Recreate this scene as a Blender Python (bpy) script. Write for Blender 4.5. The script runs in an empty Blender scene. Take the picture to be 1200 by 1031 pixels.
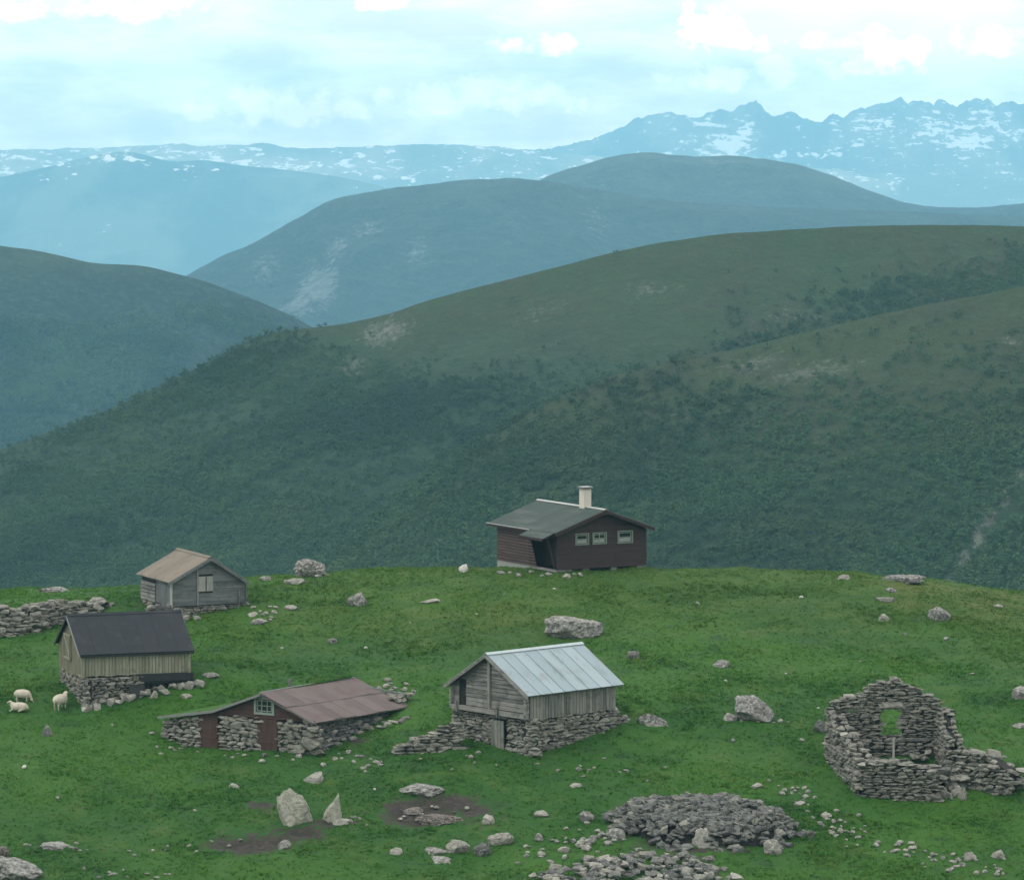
import bpy, bmesh, math, random
import numpy as np
from mathutils import Vector, Matrix, noise as mnoise
R = math.radians
SC = bpy.context.scene
COL = SC.collection
random.seed(7)
rng = np.random.default_rng(11)

# ------------------------------------------------------------------ camera
FPX, CX, CY, YH = 4700.0, 600.0, 515.5, 190.0        # focal length and centre in photo pixels, eye level row
PITCH = math.atan((CY - YH) / FPX)
cam_d = bpy.data.cameras.new('camera')
cam = bpy.data.objects.new('camera', cam_d)
COL.objects.link(cam)
cam_d.sensor_width = 36.0
cam_d.sensor_fit = 'HORIZONTAL'
cam_d.lens = 36.0 * FPX / 1200.0
cam_d.clip_start = 0.5
cam_d.clip_end = 40000
cam.location = (0, 0, 0)
cam.rotation_euler = (R(90) - PITCH, 0, 0)
SC.camera = cam

# ------------------------------------------------------------------ sky, sun, exposure
SUN_EL, SUN_AZ = R(52), R(-118)                       # azimuth from +Y towards +X
W = bpy.data.worlds.new('World')
SC.world = W
W.use_nodes = True
wn, wl = W.node_tree.nodes, W.node_tree.links
wn.clear()


def wnode(t, **kw):
    n = wn.new(t)
    for k, v in kw.items():
        setattr(n, k, v)
    return n


def wmath(op, a, b=None, clamp=False):
    n = wn.new('ShaderNodeMath')
    n.operation = op
    n.use_clamp = clamp
    for i, v in enumerate((a, b)):
        if v is None:
            continue
        if isinstance(v, (int, float)):
            n.inputs[i].default_value = v
        else:
            wl.new(v, n.inputs[i])
    return n.outputs[0]


sky = wnode('ShaderNodeTexSky', sky_type='NISHITA', sun_disc=False)
sky.sun_elevation = SUN_EL
sky.sun_rotation = SUN_AZ
sky.altitude = 900
sky.air_density = 1.0
sky.dust_density = 1.0
tc = wnode('ShaderNodeTexCoord')
sep = wnode('ShaderNodeSeparateXYZ')
wl.new(tc.outputs['Generated'], sep.inputs[0])
cmb = wnode('ShaderNodeVectorMath', operation='MULTIPLY')
wl.new(tc.outputs['Generated'], cmb.inputs[0])
cmb.inputs[1].default_value = (1.0, 1.0, 3.2)
n1 = wnode('ShaderNodeTexNoise')
n1.inputs['Scale'].default_value = 15
n1.inputs['Detail'].default_value = 9
n1.inputs['Roughness'].default_value = 0.58
wl.new(cmb.outputs[0], n1.inputs['Vector'])
layer = wnode('ShaderNodeMapRange', interpolation_type='SMOOTHSTEP')
layer.inputs[1].default_value = 0.36
layer.inputs[2].default_value = 0.60
wl.new(n1.outputs[0], layer.inputs[0])
# soft grey-blue undersides within the cloud deck
n2 = wnode('ShaderNodeTexNoise')
n2.inputs['Scale'].default_value = 24
n2.inputs['Detail'].default_value = 8
n2.inputs['Roughness'].default_value = 0.55
wl.new(cmb.outputs[0], n2.inputs['Vector'])
shade = wnode('ShaderNodeMapRange', interpolation_type='SMOOTHSTEP')
shade.inputs[1].default_value = 0.36
shade.inputs[2].default_value = 0.64
wl.new(n2.outputs[0], shade.inputs[0])
ccol = wnode('ShaderNodeMix', data_type='RGBA')
CLOUD_LO, CLOUD_HI, PUFF = (20.2, 19.4, 19.2, 1), (23.2, 21.0, 19.6, 1), (40.0, 32.0, 28.0, 1)
ccol.inputs[6].default_value = CLOUD_LO
ccol.inputs[7].default_value = CLOUD_HI
wl.new(shade.outputs[0], ccol.inputs[0])
mixc = wnode('ShaderNodeMix', data_type='RGBA')
wl.new(wmath('ADD', wmath('MULTIPLY', layer.outputs[0], 0.45), 0.5), mixc.inputs[0])
wl.new(sky.outputs[0], mixc.inputs[6])
wl.new(ccol.outputs[2], mixc.inputs[7])
# heaped cumulus: direction-space lumps roughened with noise
dirn = wnode('ShaderNodeCombineXYZ')
az = wmath('DIVIDE', sep.outputs[0], wmath('MAXIMUM', sep.outputs[1], 0.02))
el = wmath('DIVIDE', sep.outputs[2], wmath('MAXIMUM', sep.outputs[1], 0.02))
wl.new(az, dirn.inputs[0])
wl.new(el, dirn.inputs[1])
n3 = wnode('ShaderNodeTexNoise')
n3.inputs['Scale'].default_value = 130
n3.inputs['Detail'].default_value = 8
n3.inputs['Roughness'].default_value = 0.55
wl.new(dirn.outputs[0], n3.inputs['Vector'])
wob = wmath('MULTIPLY', wmath('SUBTRACT', n3.outputs[0], 0.5), 7.0)
puffs = None
for (px, py, rx, ry, st) in [(838, 44, 50, 34, 1.0), (806, 54, 26, 16, .7), (878, 54, 22, 15, .6), (1052, 64, 38, 34, 1.0),
                             (1020, 84, 40, 18, .6), (640, 56, 62, 16, .55), (970, 50, 40, 14, .45), (1160, 55, 55, 20, .5),
                             (150, 12, 90, 22, .45), (20, 14, 50, 18, .35), (440, 6, 40, 14, .5), (560, 118, 130, 26, .3),
                             (330, 130, 120, 30, .3), (900, 92, 110, 22, .35)]:
    a0, e0 = (px - CX) / FPX, (YH - py) / FPX
    da = wmath('DIVIDE', wmath('SUBTRACT', az, a0), rx / FPX)
    de0 = wmath('SUBTRACT', el, e0)
    # flatter base, domed top
    de = wmath('DIVIDE', wmath('MAXIMUM', de0, wmath('MULTIPLY', de0, -1.5)), ry / FPX)
    r2 = wmath('ADD', wmath('MULTIPLY', da, da), wmath('MULTIPLY', de, de))
    v = wmath('ADD', wmath('SUBTRACT', 1.0, r2), wob)
    v = wmath('MULTIPLY', wmath('MULTIPLY', v, 1.0, True), st)
    puffs = v if puffs is None else wmath('MAXIMUM', puffs, v)
front = wmath('GREATER_THAN', sep.outputs[1], 0.05)
puffs = wmath('MULTIPLY', puffs, front)
mixp = wnode('ShaderNodeMix', data_type='RGBA')
wl.new(wmath('MULTIPLY', puffs, 0.8), mixp.inputs[0])
wl.new(mixc.outputs[2], mixp.inputs[6])
mixp.inputs[7].default_value = PUFF
bg = wnode('ShaderNodeBackground')
bg.inputs['Strength'].default_value = 0.10
wl.new(mixp.outputs[2], bg.inputs['Color'])
wo = wnode('ShaderNodeOutputWorld')
wl.new(bg.outputs[0], wo.inputs['Surface'])

sun_d = bpy.data.lights.new('sun', 'SUN')
sun_d.energy = 1.0
sun_d.angle = R(12)
sun_d.color = (1.0, 0.96, 0.88)
sun = bpy.data.objects.new('sun', sun_d)
COL.objects.link(sun)
sd = Vector((math.sin(SUN_AZ) * math.cos(SUN_EL), math.cos(SUN_AZ) * math.cos(SUN_EL), math.sin(SUN_EL)))
sun.rotation_euler = sd.to_track_quat('Z', 'Y').to_euler()
sun.location = sd * 400

SC.view_settings.view_transform = 'Standard'
SC.view_settings.look = 'None'
SC.view_settings.gamma = 1.0
SC.view_settings.use_curve_mapping = False
SC.view_settings.exposure = 0.0
SC.cycles.use_denoising = True
SC.cycles.sample_clamp_indirect = 4
SC.cycles.max_bounces = 5
SC.cycles.diffuse_bounces = 2
SC.cycles.volume_bounces = 1
SC.cycles.transparent_max_bounces = 6
HAZE_DENSITY = 0.000116
HAZE_COLOR = (0.32, 0.76, 1.0, 1)

# ------------------------------------------------------------------ projection helpers


def ray(px, py):
    u, v = (px - CX) / FPX, (py - CY) / FPX
    # camera forward = (0,cosP,-sinP), down = (0,-sinP,-cosP)
    return (u, math.cos(PITCH) - v * math.sin(PITCH), -math.sin(PITCH) - v * math.cos(PITCH))


def at(px, py, Y):
    d = ray(px, py)
    t = Y / d[1]
    return Vector((d[0] * t, Y, d[2] * t))


def col_of(X, Y, B):
    """photo column of a point at X, Y and B metres below the eye"""
    return CX + FPX * X / (Y * math.cos(PITCH) + B * math.sin(PITCH))


# ------------------------------------------------------------------ numpy value noise
_T = np.random.default_rng(3).random((256, 256))


def vnoise(x, y):
    xi, yi = np.floor(x).astype(int), np.floor(y).astype(int)
    fx, fy = x - xi, y - yi
    fx, fy = fx * fx * fx * (fx * (fx * 6 - 15) + 10), fy * fy * fy * (fy * (fy * 6 - 15) + 10)
    a, b = _T[xi & 255, yi & 255], _T[(xi + 1) & 255, yi & 255]
    c, d = _T[xi & 255, (yi + 1) & 255], _T[(xi + 1) & 255, (yi + 1) & 255]
    return (a * (1 - fx) + b * fx) * (1 - fy) + (c * (1 - fx) + d * fx) * fy


def fbm(x, y, o=5, g=0.5, ridged=False):
    s, a, n, ca, sa = 0, 1.0, 0, 0.8, 0.6
    for i in range(o):
        v = vnoise(x + 17.3 * i, y + 31.7 * i)
        if ridged:
            v = 1 - np.abs(2 * v - 1)
        s = s + a * v
        n += a
        a *= g
        x, y = (ca * x - sa * y) * 2.0, (sa * x + ca * y) * 2.0
    return s / n


def smooth(a, b, x):
    t = np.clip((x - a) / (b - a), 0, 1)
    return t * t * (3 - 2 * t)


# ------------------------------------------------------------------ near ground
GY = np.array([-400, -60, 0, 20, 60, 100, 130, 150, 163, 180, 195, 205, 210, 214, 217, 221, 228, 240, 265, 300, 400, 600, 800, 1100], float)
GB = np.array([25, 3, 1.7, 7, 22, 30.5, 32.6, 31.4, 29.3, 26.45, 23.95, 22.35, 21.68, 21.68, 22.05, 22.9, 25.4, 31, 46, 70, 118, 175, 400, 594], float)
CRX = np.array([-600, 0, 100, 165, 300, 400, 520, 600, 900, 1000, 1100, 1200, 1800], float)
CRY = np.array([700, 693, 690, 686, 675, 671, 668, 667, 667, 672, 681, 696, 780], float)
MOUNDS = []                                            # X, Y, dz, radius


def ground_below(X, Y, fine=True):
    X = np.asarray(X, float)
    Y = np.asarray(Y, float)
    B = 0
    for k, w in ((-2.2, .2), (-1.1, .2), (0, .2), (1.1, .2), (2.2, .2)):      # soften the profile's corners
        B = B + w * np.interp(Y + k, GY, GB)
    u = CX + FPX * X / np.maximum(Y + 0.07 * B, 40)
    off = (np.interp(u, CRX, CRY) - 667) / FPX * np.clip(Y, 100, 215)
    w = smooth(183, 213, Y) * (1 - smooth(260, 420, Y))
    B = B + off * w
    B = B - (fbm(X * .055 + 5, Y * .055 + 9, 3) - .5) * 0.9 * smooth(120, 150, Y) * (1 - .75 * smooth(198, 212, Y))
    for (mx, my, dz, r) in MOUNDS:
        B = B - dz * np.exp(-((X - mx) ** 2 + (Y - my) ** 2) / (r * r))
    if fine:
        near = smooth(120, 150, Y) * (1 - smooth(225, 260, Y))
        B = B - ((fbm(X * .5, Y * .35, 4, .55) - .5) * .30 + (fbm(X * 1.9 + 40, Y * 1.5, 3, .6, True) - .6) * .13) * near
    return B


def gz(X, Y):
    return -float(ground_below(np.array([X]), np.array([Y]))[0])


def G(px, py):
    """where the line of sight through a photo pixel meets the near ground"""
    d = ray(px, py)
    ys = np.linspace(150, 222, 1500)
    t = ys / d[1]
    h = d[2] * t + ground_below(d[0] * t, ys)
    i = np.where(h < 0)[0]
    i = i[0] if len(i) else int(np.argmin(h))
    Y = ys[i]
    X = d[0] * Y / d[1]
    return Vector((X, Y, gz(X, Y)))


for (px, py, dz, r) in [(222, 800, .75, 3.0), (735, 835, .35, 3.5), (60, 845, -.25, 3.0), (1050, 868, .3, 3), (225, 866, -.50, 3.4), (300, 985, -.12, 2), (510, 950, -.15, 2)]:
    g = G(px, py)
    MOUNDS.append((g.x, g.y, dz, r))

# ------------------------------------------------------------------ materials


class NT:
    def __init__(self, name):
        self.m = bpy.data.materials.new(name)
        self.m.use_nodes = True
        self.n = self.m.node_tree.nodes
        self.l = self.m.node_tree.links
        self.b = self.n['Principled BSDF']
        self.b.inputs['Specular IOR Level'].default_value = 0.3

    def new(self, t, **kw):
        x = self.n.new(t)
        for k, v in kw.items():
            setattr(x, k, v)
        return x

    def put(self, sock, v):
        if isinstance(v, (int, float)):
            sock.default_value = v
        elif isinstance(v, tuple):
            sock.default_value = (*v, 1) if len(v) == 3 and sock.type == 'RGBA' else v
        else:
            self.l.new(v, sock)

    def coord(self, kind='Object', scale=(1, 1, 1)):
        t = self.new('ShaderNodeTexCoord')
        m = self.new('ShaderNodeMapping')
        m.inputs['Scale'].default_value = scale
        if kind == 'World':
            g = self.new('ShaderNodeNewGeometry')
            self.l.new(g.outputs['Position'], m.inputs[0])
        else:
            self.l.new(t.outputs[kind], m.inputs[0])
        return m.outputs[0]

    def noise(self, vec, scale, detail=5, rough=.55, w=0):
        x = self.new('ShaderNodeTexNoise')
        x.inputs['Scale'].default_value = scale
        x.inputs['Detail'].default_value = detail
        x.inputs['Roughness'].default_value = rough
        if vec is not None:
            self.l.new(vec, x.inputs['Vector'])
        return x.outputs[0]

    def step(self, v, a, b):
        x = self.new('ShaderNodeMapRange', interpolation_type='SMOOTHSTEP')
        x.inputs[1].default_value = a
        x.inputs[2].default_value = b
        self.put(x.inputs[0], v)
        return x.outputs[0]

    def mix(self, f, a, b, mode='MIX'):
        x = self.new('ShaderNodeMix', data_type='RGBA', blend_type=mode)
        self.put(x.inputs[0], f)
        self.put(x.inputs[6], a)
        self.put(x.inputs[7], b)
        return x.outputs[2]

    def math(self, op, a, b=0.0):
        x = self.new('ShaderNodeMath', operation=op)
        self.put(x.inputs[0], a)
        self.put(x.inputs[1], b)
        return x.outputs[0]

    def attr(self, name):
        x = self.new('ShaderNodeAttribute', attribute_name=name)
        return x.outputs['Fac']

    def rnd(self):
        return self.new('ShaderNodeObjectInfo').outputs['Random']

    def bump(self, h, strength=.5, dist=.05):
        x = self.new('ShaderNodeBump')
        x.inputs['Strength'].default_value = strength
        x.inputs['Distance'].default_value = dist
        self.l.new(h, x.inputs['Height'])
        self.l.new(x.outputs[0], self.b.inputs['Normal'])

    def done(self, col, rough=.9, metal=0.0):
        self.put(self.b.inputs['Base Color'], col)
        self.put(self.b.inputs['Roughness'], rough)
        self.put(self.b.inputs['Metallic'], metal)
        return self.m


def ground_mat():
    t = NT('grass_ground')
    w = t.coord('World')
    big = t.noise(w, .09, 4)
    med = t.noise(w, .55, 6, .62)
    fine = t.noise(t.coord('World', (1, .6, 1)), 4.0, 6, .7)
    c = t.mix(t.step(big, .38, .62), (.012, .064, .003), (.024, .088, .004))
    c = t.mix(t.step(med, .50, .74), c, (.036, .090, .010))
    c = t.mix(t.math('MULTIPLY', t.step(med, .46, .30), .7), c, (.010, .042, .010))
    c = t.mix(t.math('MULTIPLY', t.step(fine, .52, .75), .5), c, (.060, .092, .026))
    c = t.mix(t.attr('crest'), c, t.mix(t.step(med, .4, .6), (.032, .076, .008), (.058, .084, .014)))
    mudn = t.step(t.math('ADD', t.math('ADD', t.attr('mud'), t.math('MULTIPLY', t.math('SUBTRACT', med, .5), 1.6)), t.math('MULTIPLY', t.math('SUBTRACT', fine, .5), 2.2)), .40, .62)
    c = t.mix(mudn, c, t.mix(t.step(fine, .4, .65), (.018, .016, .013), (.042, .037, .030)))
    t.bump(t.math('ADD', fine, med), .7, .12)
    return t.done(c, .95)


def grass_mat():
    t = NT('grass_blades')
    w = t.coord('World')
    big = t.noise(w, .09, 4)
    med = t.noise(w, .55, 6, .62)
    r = t.rnd()
    c = t.mix(t.step(big, .38, .62), (.024, .106, .006), (.042, .140, .007))
    c = t.mix(t.step(med, .50, .74), c, (.062, .146, .018))
    c = t.mix(t.math('MULTIPLY', t.step(med, .46, .30), .5), c, (.020, .076, .016))
    cp = t.new('ShaderNodeSeparateXYZ')
    t.l.new(w, cp.inputs[0])
    up = t.math('MULTIPLY', t.step(cp.outputs[1], 190, 207), t.step(cp.outputs[0], -24, 2))
    c = t.mix(t.math('MULTIPLY', up, .35), c, (.080, .126, .018))
    c = t.mix(t.math('MULTIPLY', t.step(r, .82, 1), .5), c, (.115, .150, .035))
    return t.done(c, .8)


def stone_mat(name, lo, hi, lichen=.3, scale=5.0):
    t = NT(name)
    lo, hi = tuple(x * .82 for x in lo), tuple(x * .82 for x in hi)
    o = t.coord('World')
    a = t.noise(o, scale, 7, .65)
    b = t.noise(o, scale * 3.1, 5, .7)
    c = t.mix(t.rnd(), lo, hi)
    c = t.mix(t.math('MULTIPLY', t.step(a, .42, .7), .55), c, tuple(min(.5, x * 1.7) for x in hi))
    c = t.mix(t.math('MULTIPLY', t.step(b, .50, .60), lichen), c, (.34, .355, .31))
    c = t.mix(t.math('MULTIPLY', t.step(b, .46, .34), .7), c, tuple(x * .30 for x in lo))
    t.bump(t.math('ADD', a, b), .8, .05)
    return t.done(c, .92)


def wood_mat(name, lo, hi, stain=(.03, .03, .03), axis='z', st=.5):
    t = NT(name)
    lo, hi = tuple(x * .82 for x in lo), tuple(x * .82 for x in hi)
    sc = {'x': (1, 14, 14), 'z': (14, 14, 1), 'y': (14, 1, 14)}[axis]
    o = t.coord('Object', sc)
    r = t.rnd()
    off = t.new('ShaderNodeVectorMath', operation='ADD')
    t.l.new(o, off.inputs[0])
    cx = t.new('ShaderNodeCombineXYZ')
    for i in range(3):
        t.l.new(t.math('MULTIPLY', r, 37.0), cx.inputs[i])
    t.l.new(cx.outputs[0], off.inputs[1])
    g = t.noise(off.outputs[0], 1.0, 6, .6)
    b = t.noise(t.coord('Object'), 2.3, 5, .6)
    c = t.mix(r, lo, hi)
    c = t.mix(t.math('MULTIPLY', t.step(g, .45, .65), .55), c, tuple(min(.6, x * 1.5) for x in hi))
    c = t.mix(t.math('MULTIPLY', t.step(b, .5, .7), st), c, stain)
    t.bump(g, .5, .02)
    return t.done(c, .85)


def metal_mat(name, lo, hi, stain, st=.5, rough=.55, streak=(1, 1, 1), metal=0.0):
    t = NT(name)
    lo, hi = tuple(x * .82 for x in lo), tuple(x * .82 for x in hi)
    o = t.coord('Object', streak)
    a = t.noise(o, 1.6, 7, .65)
    b = t.noise(t.coord('Object'), 6, 6, .65)
    c = t.mix(t.rnd(), lo, hi)
    c = t.mix(t.math('MULTIPLY', t.step(a, .48, .68), st), c, stain)
    c = t.mix(t.math('MULTIPLY', t.step(b, .55, .75), .25), c, tuple(x * .5 for x in stain))
    t.bump(b, .15, .01)
    return t.done(c, rough, metal)


def plain(name, col, rough=.8, var=.25):
    t = NT(name)
    a = t.noise(t.coord('Object'), 6, 6, .65)
    c = t.mix(t.math('MULTIPLY', t.step(a, .4, .7), var), col, tuple(x * .45 for x in col))
    return t.done(c, rough)


def hill_mat(name, low, high, rock, rock_amt, zlow, zhigh, s=1.0, dots=(.02, .05, .02), moor=None):
    """forest and moor seen from far: colours break up by noise and by height"""
    t = NT(name)
    w = t.coord('World')
    big = t.noise(w, .006 * s, 5, .6)
    med = t.noise(w, .035 * s, 7, .68)
    fine = t.noise(w, .22 * s, 6, .7)
    g = t.new('ShaderNodeNewGeometry')
    sp = t.new('ShaderNodeSeparateXYZ')
    t.l.new(g.outputs['Position'], sp.inputs[0])
    hz = t.math('ADD', sp.outputs[2], t.math('MULTIPLY', t.math('SUBTRACT', big, .5), (zhigh - zlow) * 1.6))
    f = t.step(hz, zlow, zhigh)
    hi = t.mix(t.step(med, .42, .6), high, moor or tuple(x * .6 for x in high))
    lo = t.mix(t.step(fine, .40, .62), dots, low)
    c = t.mix(f, lo, hi)
    c = t.mix(t.math('MULTIPLY', t.step(fine, .5, .72), .35), c, tuple(min(.4, x * 1.8) for x in high))
    rk = t.attr('rock')
    rm = t.math('MULTIPLY', t.step(t.math('ADD', t.math('MULTIPLY', rk, .36), t.noise(t.coord('World', (1, 1, .45)), .45 * s, 9, .78)), .70 - rock_amt, .88 - rock_amt), .48)
    c = t.mix(rm, c, t.mix(t.step(fine, .35, .65), tuple(x * .5 for x in rock), rock))
    t.bump(t.math('ADD', t.math('MULTIPLY', med, 1.5), fine), .9, 6.0 / s)
    return t.done(c, 1.0)


def snow_mat(name, base, alt, s, amount, snow=(.8, .82, .82)):
    t = NT(name)
    w = t.coord('World', (1, .35, 2.4))
    a = t.noise(w, .013 * s, 8, .68)
    b = t.noise(t.coord('World', (1, .3, 1)), .0018 * s, 4, .6)
    v = t.math('ADD', t.math('MULTIPLY', a, .75), t.math('MULTIPLY', b, .25))
    v = t.math('ADD', v, t.math('MULTIPLY', t.attr('snow'), .17))
    c = t.mix(t.step(b, .4, .6), base, alt)
    c = t.mix(t.step(v, .70 - amount, .725 - amount), c, snow)
    t.bump(a, .7, 20)
    return t.done(c, 1.0)


# ------------------------------------------------------------------ object helpers


def tag(o, label=None, cat=None, group=None, kind=None):
    for k, v in (('label', label), ('category', cat), ('group', group), ('kind', kind)):
        if v:
            o[k] = v
    return o


def link(name, me, m=None, parent=None, loc=(0, 0, 0), rot=None, scale=None):
    o = bpy.data.objects.new(name, me)
    COL.objects.link(o)
    if m is not None and me is not None and len(me.materials) == 0:
        me.materials.append(m)
    o.parent = parent
    o.location = loc
    if rot is not None:
        o.rotation_euler = rot
    if scale is not None:
        o.scale = scale
    return o


def empty(name, loc, rz, label, cat, group=None):
    o = bpy.data.objects.new(name, None)
    o.empty_display_size = .3
    COL.objects.link(o)
    o.location = loc
    o.rotation_euler = (0, 0, rz)
    return tag(o, label, cat, group)


def mesh_from(name, verts, faces, smooth_=False):
    me = bpy.data.meshes.new(name)
    me.from_pydata([tuple(v) for v in verts], [], faces)
    bm = bmesh.new()
    bm.from_mesh(me)
    bmesh.ops.recalc_face_normals(bm, faces=bm.faces)
    bm.to_mesh(me)
    bm.free()
    if smooth_:
        for p in me.polygons:
            p.use_smooth = True
    return me


class MB:
    def __init__(self):
        self.v, self.f = [], []

    def prism(self, poly, O=(0, 0, 0), U=(1, 0, 0), V=(0, 0, 1), N=(0, -1, 0), d0=0.0, d1=.03):
        O, U, V, N = Vector(O), Vector(U), Vector(V), Vector(N)
        k, n = len(self.v), len(poly)
        for d in (d0, d1):
            for a, b in poly:
                self.v.append(O + U * a + V * b + N * d)
        self.f.append(tuple(range(k + n - 1, k - 1, -1)))
        self.f.append(tuple(range(k + n, k + 2 * n)))
        for i in range(n):
            j = (i + 1) % n
            self.f.append((k + i, k + j, k + n + j, k + n + i))
        return self

    def box(self, c, s, rz=0.0):
        x, y, z = s[0] / 2, s[1] / 2, s[2] / 2
        U = Vector((math.cos(rz), math.sin(rz), 0))
        N = Vector((-math.sin(rz), math.cos(rz), 0))
        return self.prism([(-x, -z), (x, -z), (x, z), (-x, z)], c, U, (0, 0, 1), N, -y, y)

    def bar(self, a, b, w, h=None):
        """square bar from a to b"""
        a, b = Vector(a), Vector(b)
        d = (b - a)
        L = d.length
        d.normalize()
        up = Vector((0, 0, 1)) if abs(d.z) < .9 else Vector((1, 0, 0))
        s = d.cross(up).normalized()
        u = s.cross(d)
        h = h or w
        return self.prism([(0, -h / 2), (L, -h / 2), (L, h / 2), (0, h / 2)], a, d, u, s, -w / 2, w / 2)

    def corr(self, O, U, V, N, w, h, pitch=.09, amp=.015, th=.01, sag=None):
        """corrugated sheet, waves across U, running along V"""
        O, U, V, N = Vector(O), Vector(U), Vector(V), Vector(N)
        n = max(4, int(round(w / pitch)) * 2)
        k = len(self.v)
        rows = 2
        for d in (0, th):
            for j in range(rows):
                for i in range(n + 1):
                    self.v.append(O + U * (w * i / n) + V * (h * j / (rows - 1)) + N * (d + (amp if i % 2 else 0)))
        m = (n + 1) * rows
        for i in range(n):
            a, b, c, d = k + i, k + i + 1, k + n + 2 + i, k + n + 1 + i
            self.f.append((a + m, b + m, c + m, d + m))
            self.f.append((d, c, b, a))
        e = n + 1
        for i in range(n):
            self.f.append((k + i, k + i + 1, k + i + 1 + m, k + i + m))
            self.f.append((k + e + i, k + e + i + m, k + e + i + 1 + m, k + e + i + 1))
        self.f.append((k, k + m, k + e + m, k + e))
        self.f.append((k + n, k + n + e, k + n + e + m, k + n + m))
        return self

    def build(self, name, m, parent=None, **kw):
        return link(name, mesh_from(name, self.v, self.f), m, parent, **kw)


# ------------------------------------------------------------------ stones
def hull_stone(seed, n=16, box=.55, flat=.0):
    r = random.Random(seed)
    bm = bmesh.new()
    for i in range(n):
        v = Vector((r.uniform(-1, 1), r.uniform(-1, 1), r.uniform(-1, 1)))
        m = max(abs(v.x), abs(v.y), abs(v.z))
        v = v.lerp(v / m, box + .35)
        if v.length > 1.38:
            v *= 1.38 / v.length
        bm.verts.new(v * .5)
    res = bmesh.ops.convex_hull(bm, input=bm.verts)
    junk = [g for g in res['geom_interior'] if isinstance(g, bmesh.types.BMVert)]
    bmesh.ops.delete(bm, geom=junk, context='VERTS')
    me = bpy.data.meshes.new('stone')
    # fit to the unit box
    xs = [v.co.copy() for v in bm.verts]
    for ax in range(3):
        lo, hi = min(p[ax] for p in xs), max(p[ax] for p in xs)
        for v in bm.verts:
            v.co[ax] = (v.co[ax] - lo) / (hi - lo) - .5
    bm.to_mesh(me)
    bm.free()
    return me


M = {}
M['ground'] = ground_mat()
M['grass'] = grass_mat()
M['stone'] = stone_mat('dry_stone', (.070, .077, .066), (.235, .238, .20), .3)
M['stone_dark'] = stone_mat('dark_and_shaded_stone', (.055, .060, .062), (.15, .155, .15), .15)  # dark stones; also stonework darkened in place of shade
M['stone_pale'] = stone_mat('pale_stone', (.17, .175, .15), (.32, .32, .28), .4)
M['stone_heap'] = stone_mat('heap_stone', (.034, .042, .041), (.165, .175, .16), .25)
M['boulder'] = stone_mat('lichen_boulder', (.11, .115, .11), (.20, .205, .19), .75, 2.2)
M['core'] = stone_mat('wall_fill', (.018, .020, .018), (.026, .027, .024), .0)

STONES = {k: [hull_stone(s * 10 + i, n, bx) for i in range(7)] for s, (k, n, bx) in enumerate((('slab', 16, .6), ('block', 18, .45), ('pebble', 15, .1)))}
_meshes = {}


def stone_mesh(kind, i, mat):
    key = (kind, i, mat)
    if key not in _meshes:
        me = STONES[kind][i].copy()
        me.materials.append(M[mat])
        _meshes[key] = me
    return _meshes[key]


class Pieces:
    """stones of one thing: the first (largest) 290 as parts, the rest joined"""

    def __init__(self):
        self.items = []

    def add(self, kind, mat, co, size, rot):
        self.items.append((size[0] * size[2], kind, mat, Vector(co), size, rot, random.randrange(7)))

    def flush(self, parent, name='stone', top=288):
        self.items.sort(key=lambda a: -a[0])
        for (_a, kind, mat, co, size, rot, i) in self.items[:top]:
            link(name, stone_mesh(kind, i, mat), None, parent, co, rot, size)
        rest = self.items[top:]
        if rest:
            bm = bmesh.new()
            mats = []
            for (_a, kind, mat, co, size, rot, i) in rest:
                from mathutils import Euler
                mt = Matrix.LocRotScale(co, Euler(rot), Vector(size))
                me = STONES[kind][i].copy()
                me.transform(mt)
                bm.from_mesh(me)
                bpy.data.meshes.remove(me)
            me = bpy.data.meshes.new('small_stones')
            bm.to_mesh(me)
            bm.free()
            o = link('small_stones', me, M[rest[0][2]], parent)
            o['kind'] = 'stuff'


def w2l(parent, p):
    c, s = math.cos(parent.rotation_euler.z), math.sin(parent.rotation_euler.z)
    d = Vector(p) - parent.location
    return Vector((d.x * c + d.y * s, -d.x * s + d.y * c, d.z))


def l2w(parent, p):
    c, s = math.cos(parent.rotation_euler.z), math.sin(parent.rotation_euler.z)
    return Vector((p[0] * c - p[1] * s, p[0] * s + p[1] * c, p[2])) + parent.location


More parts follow.
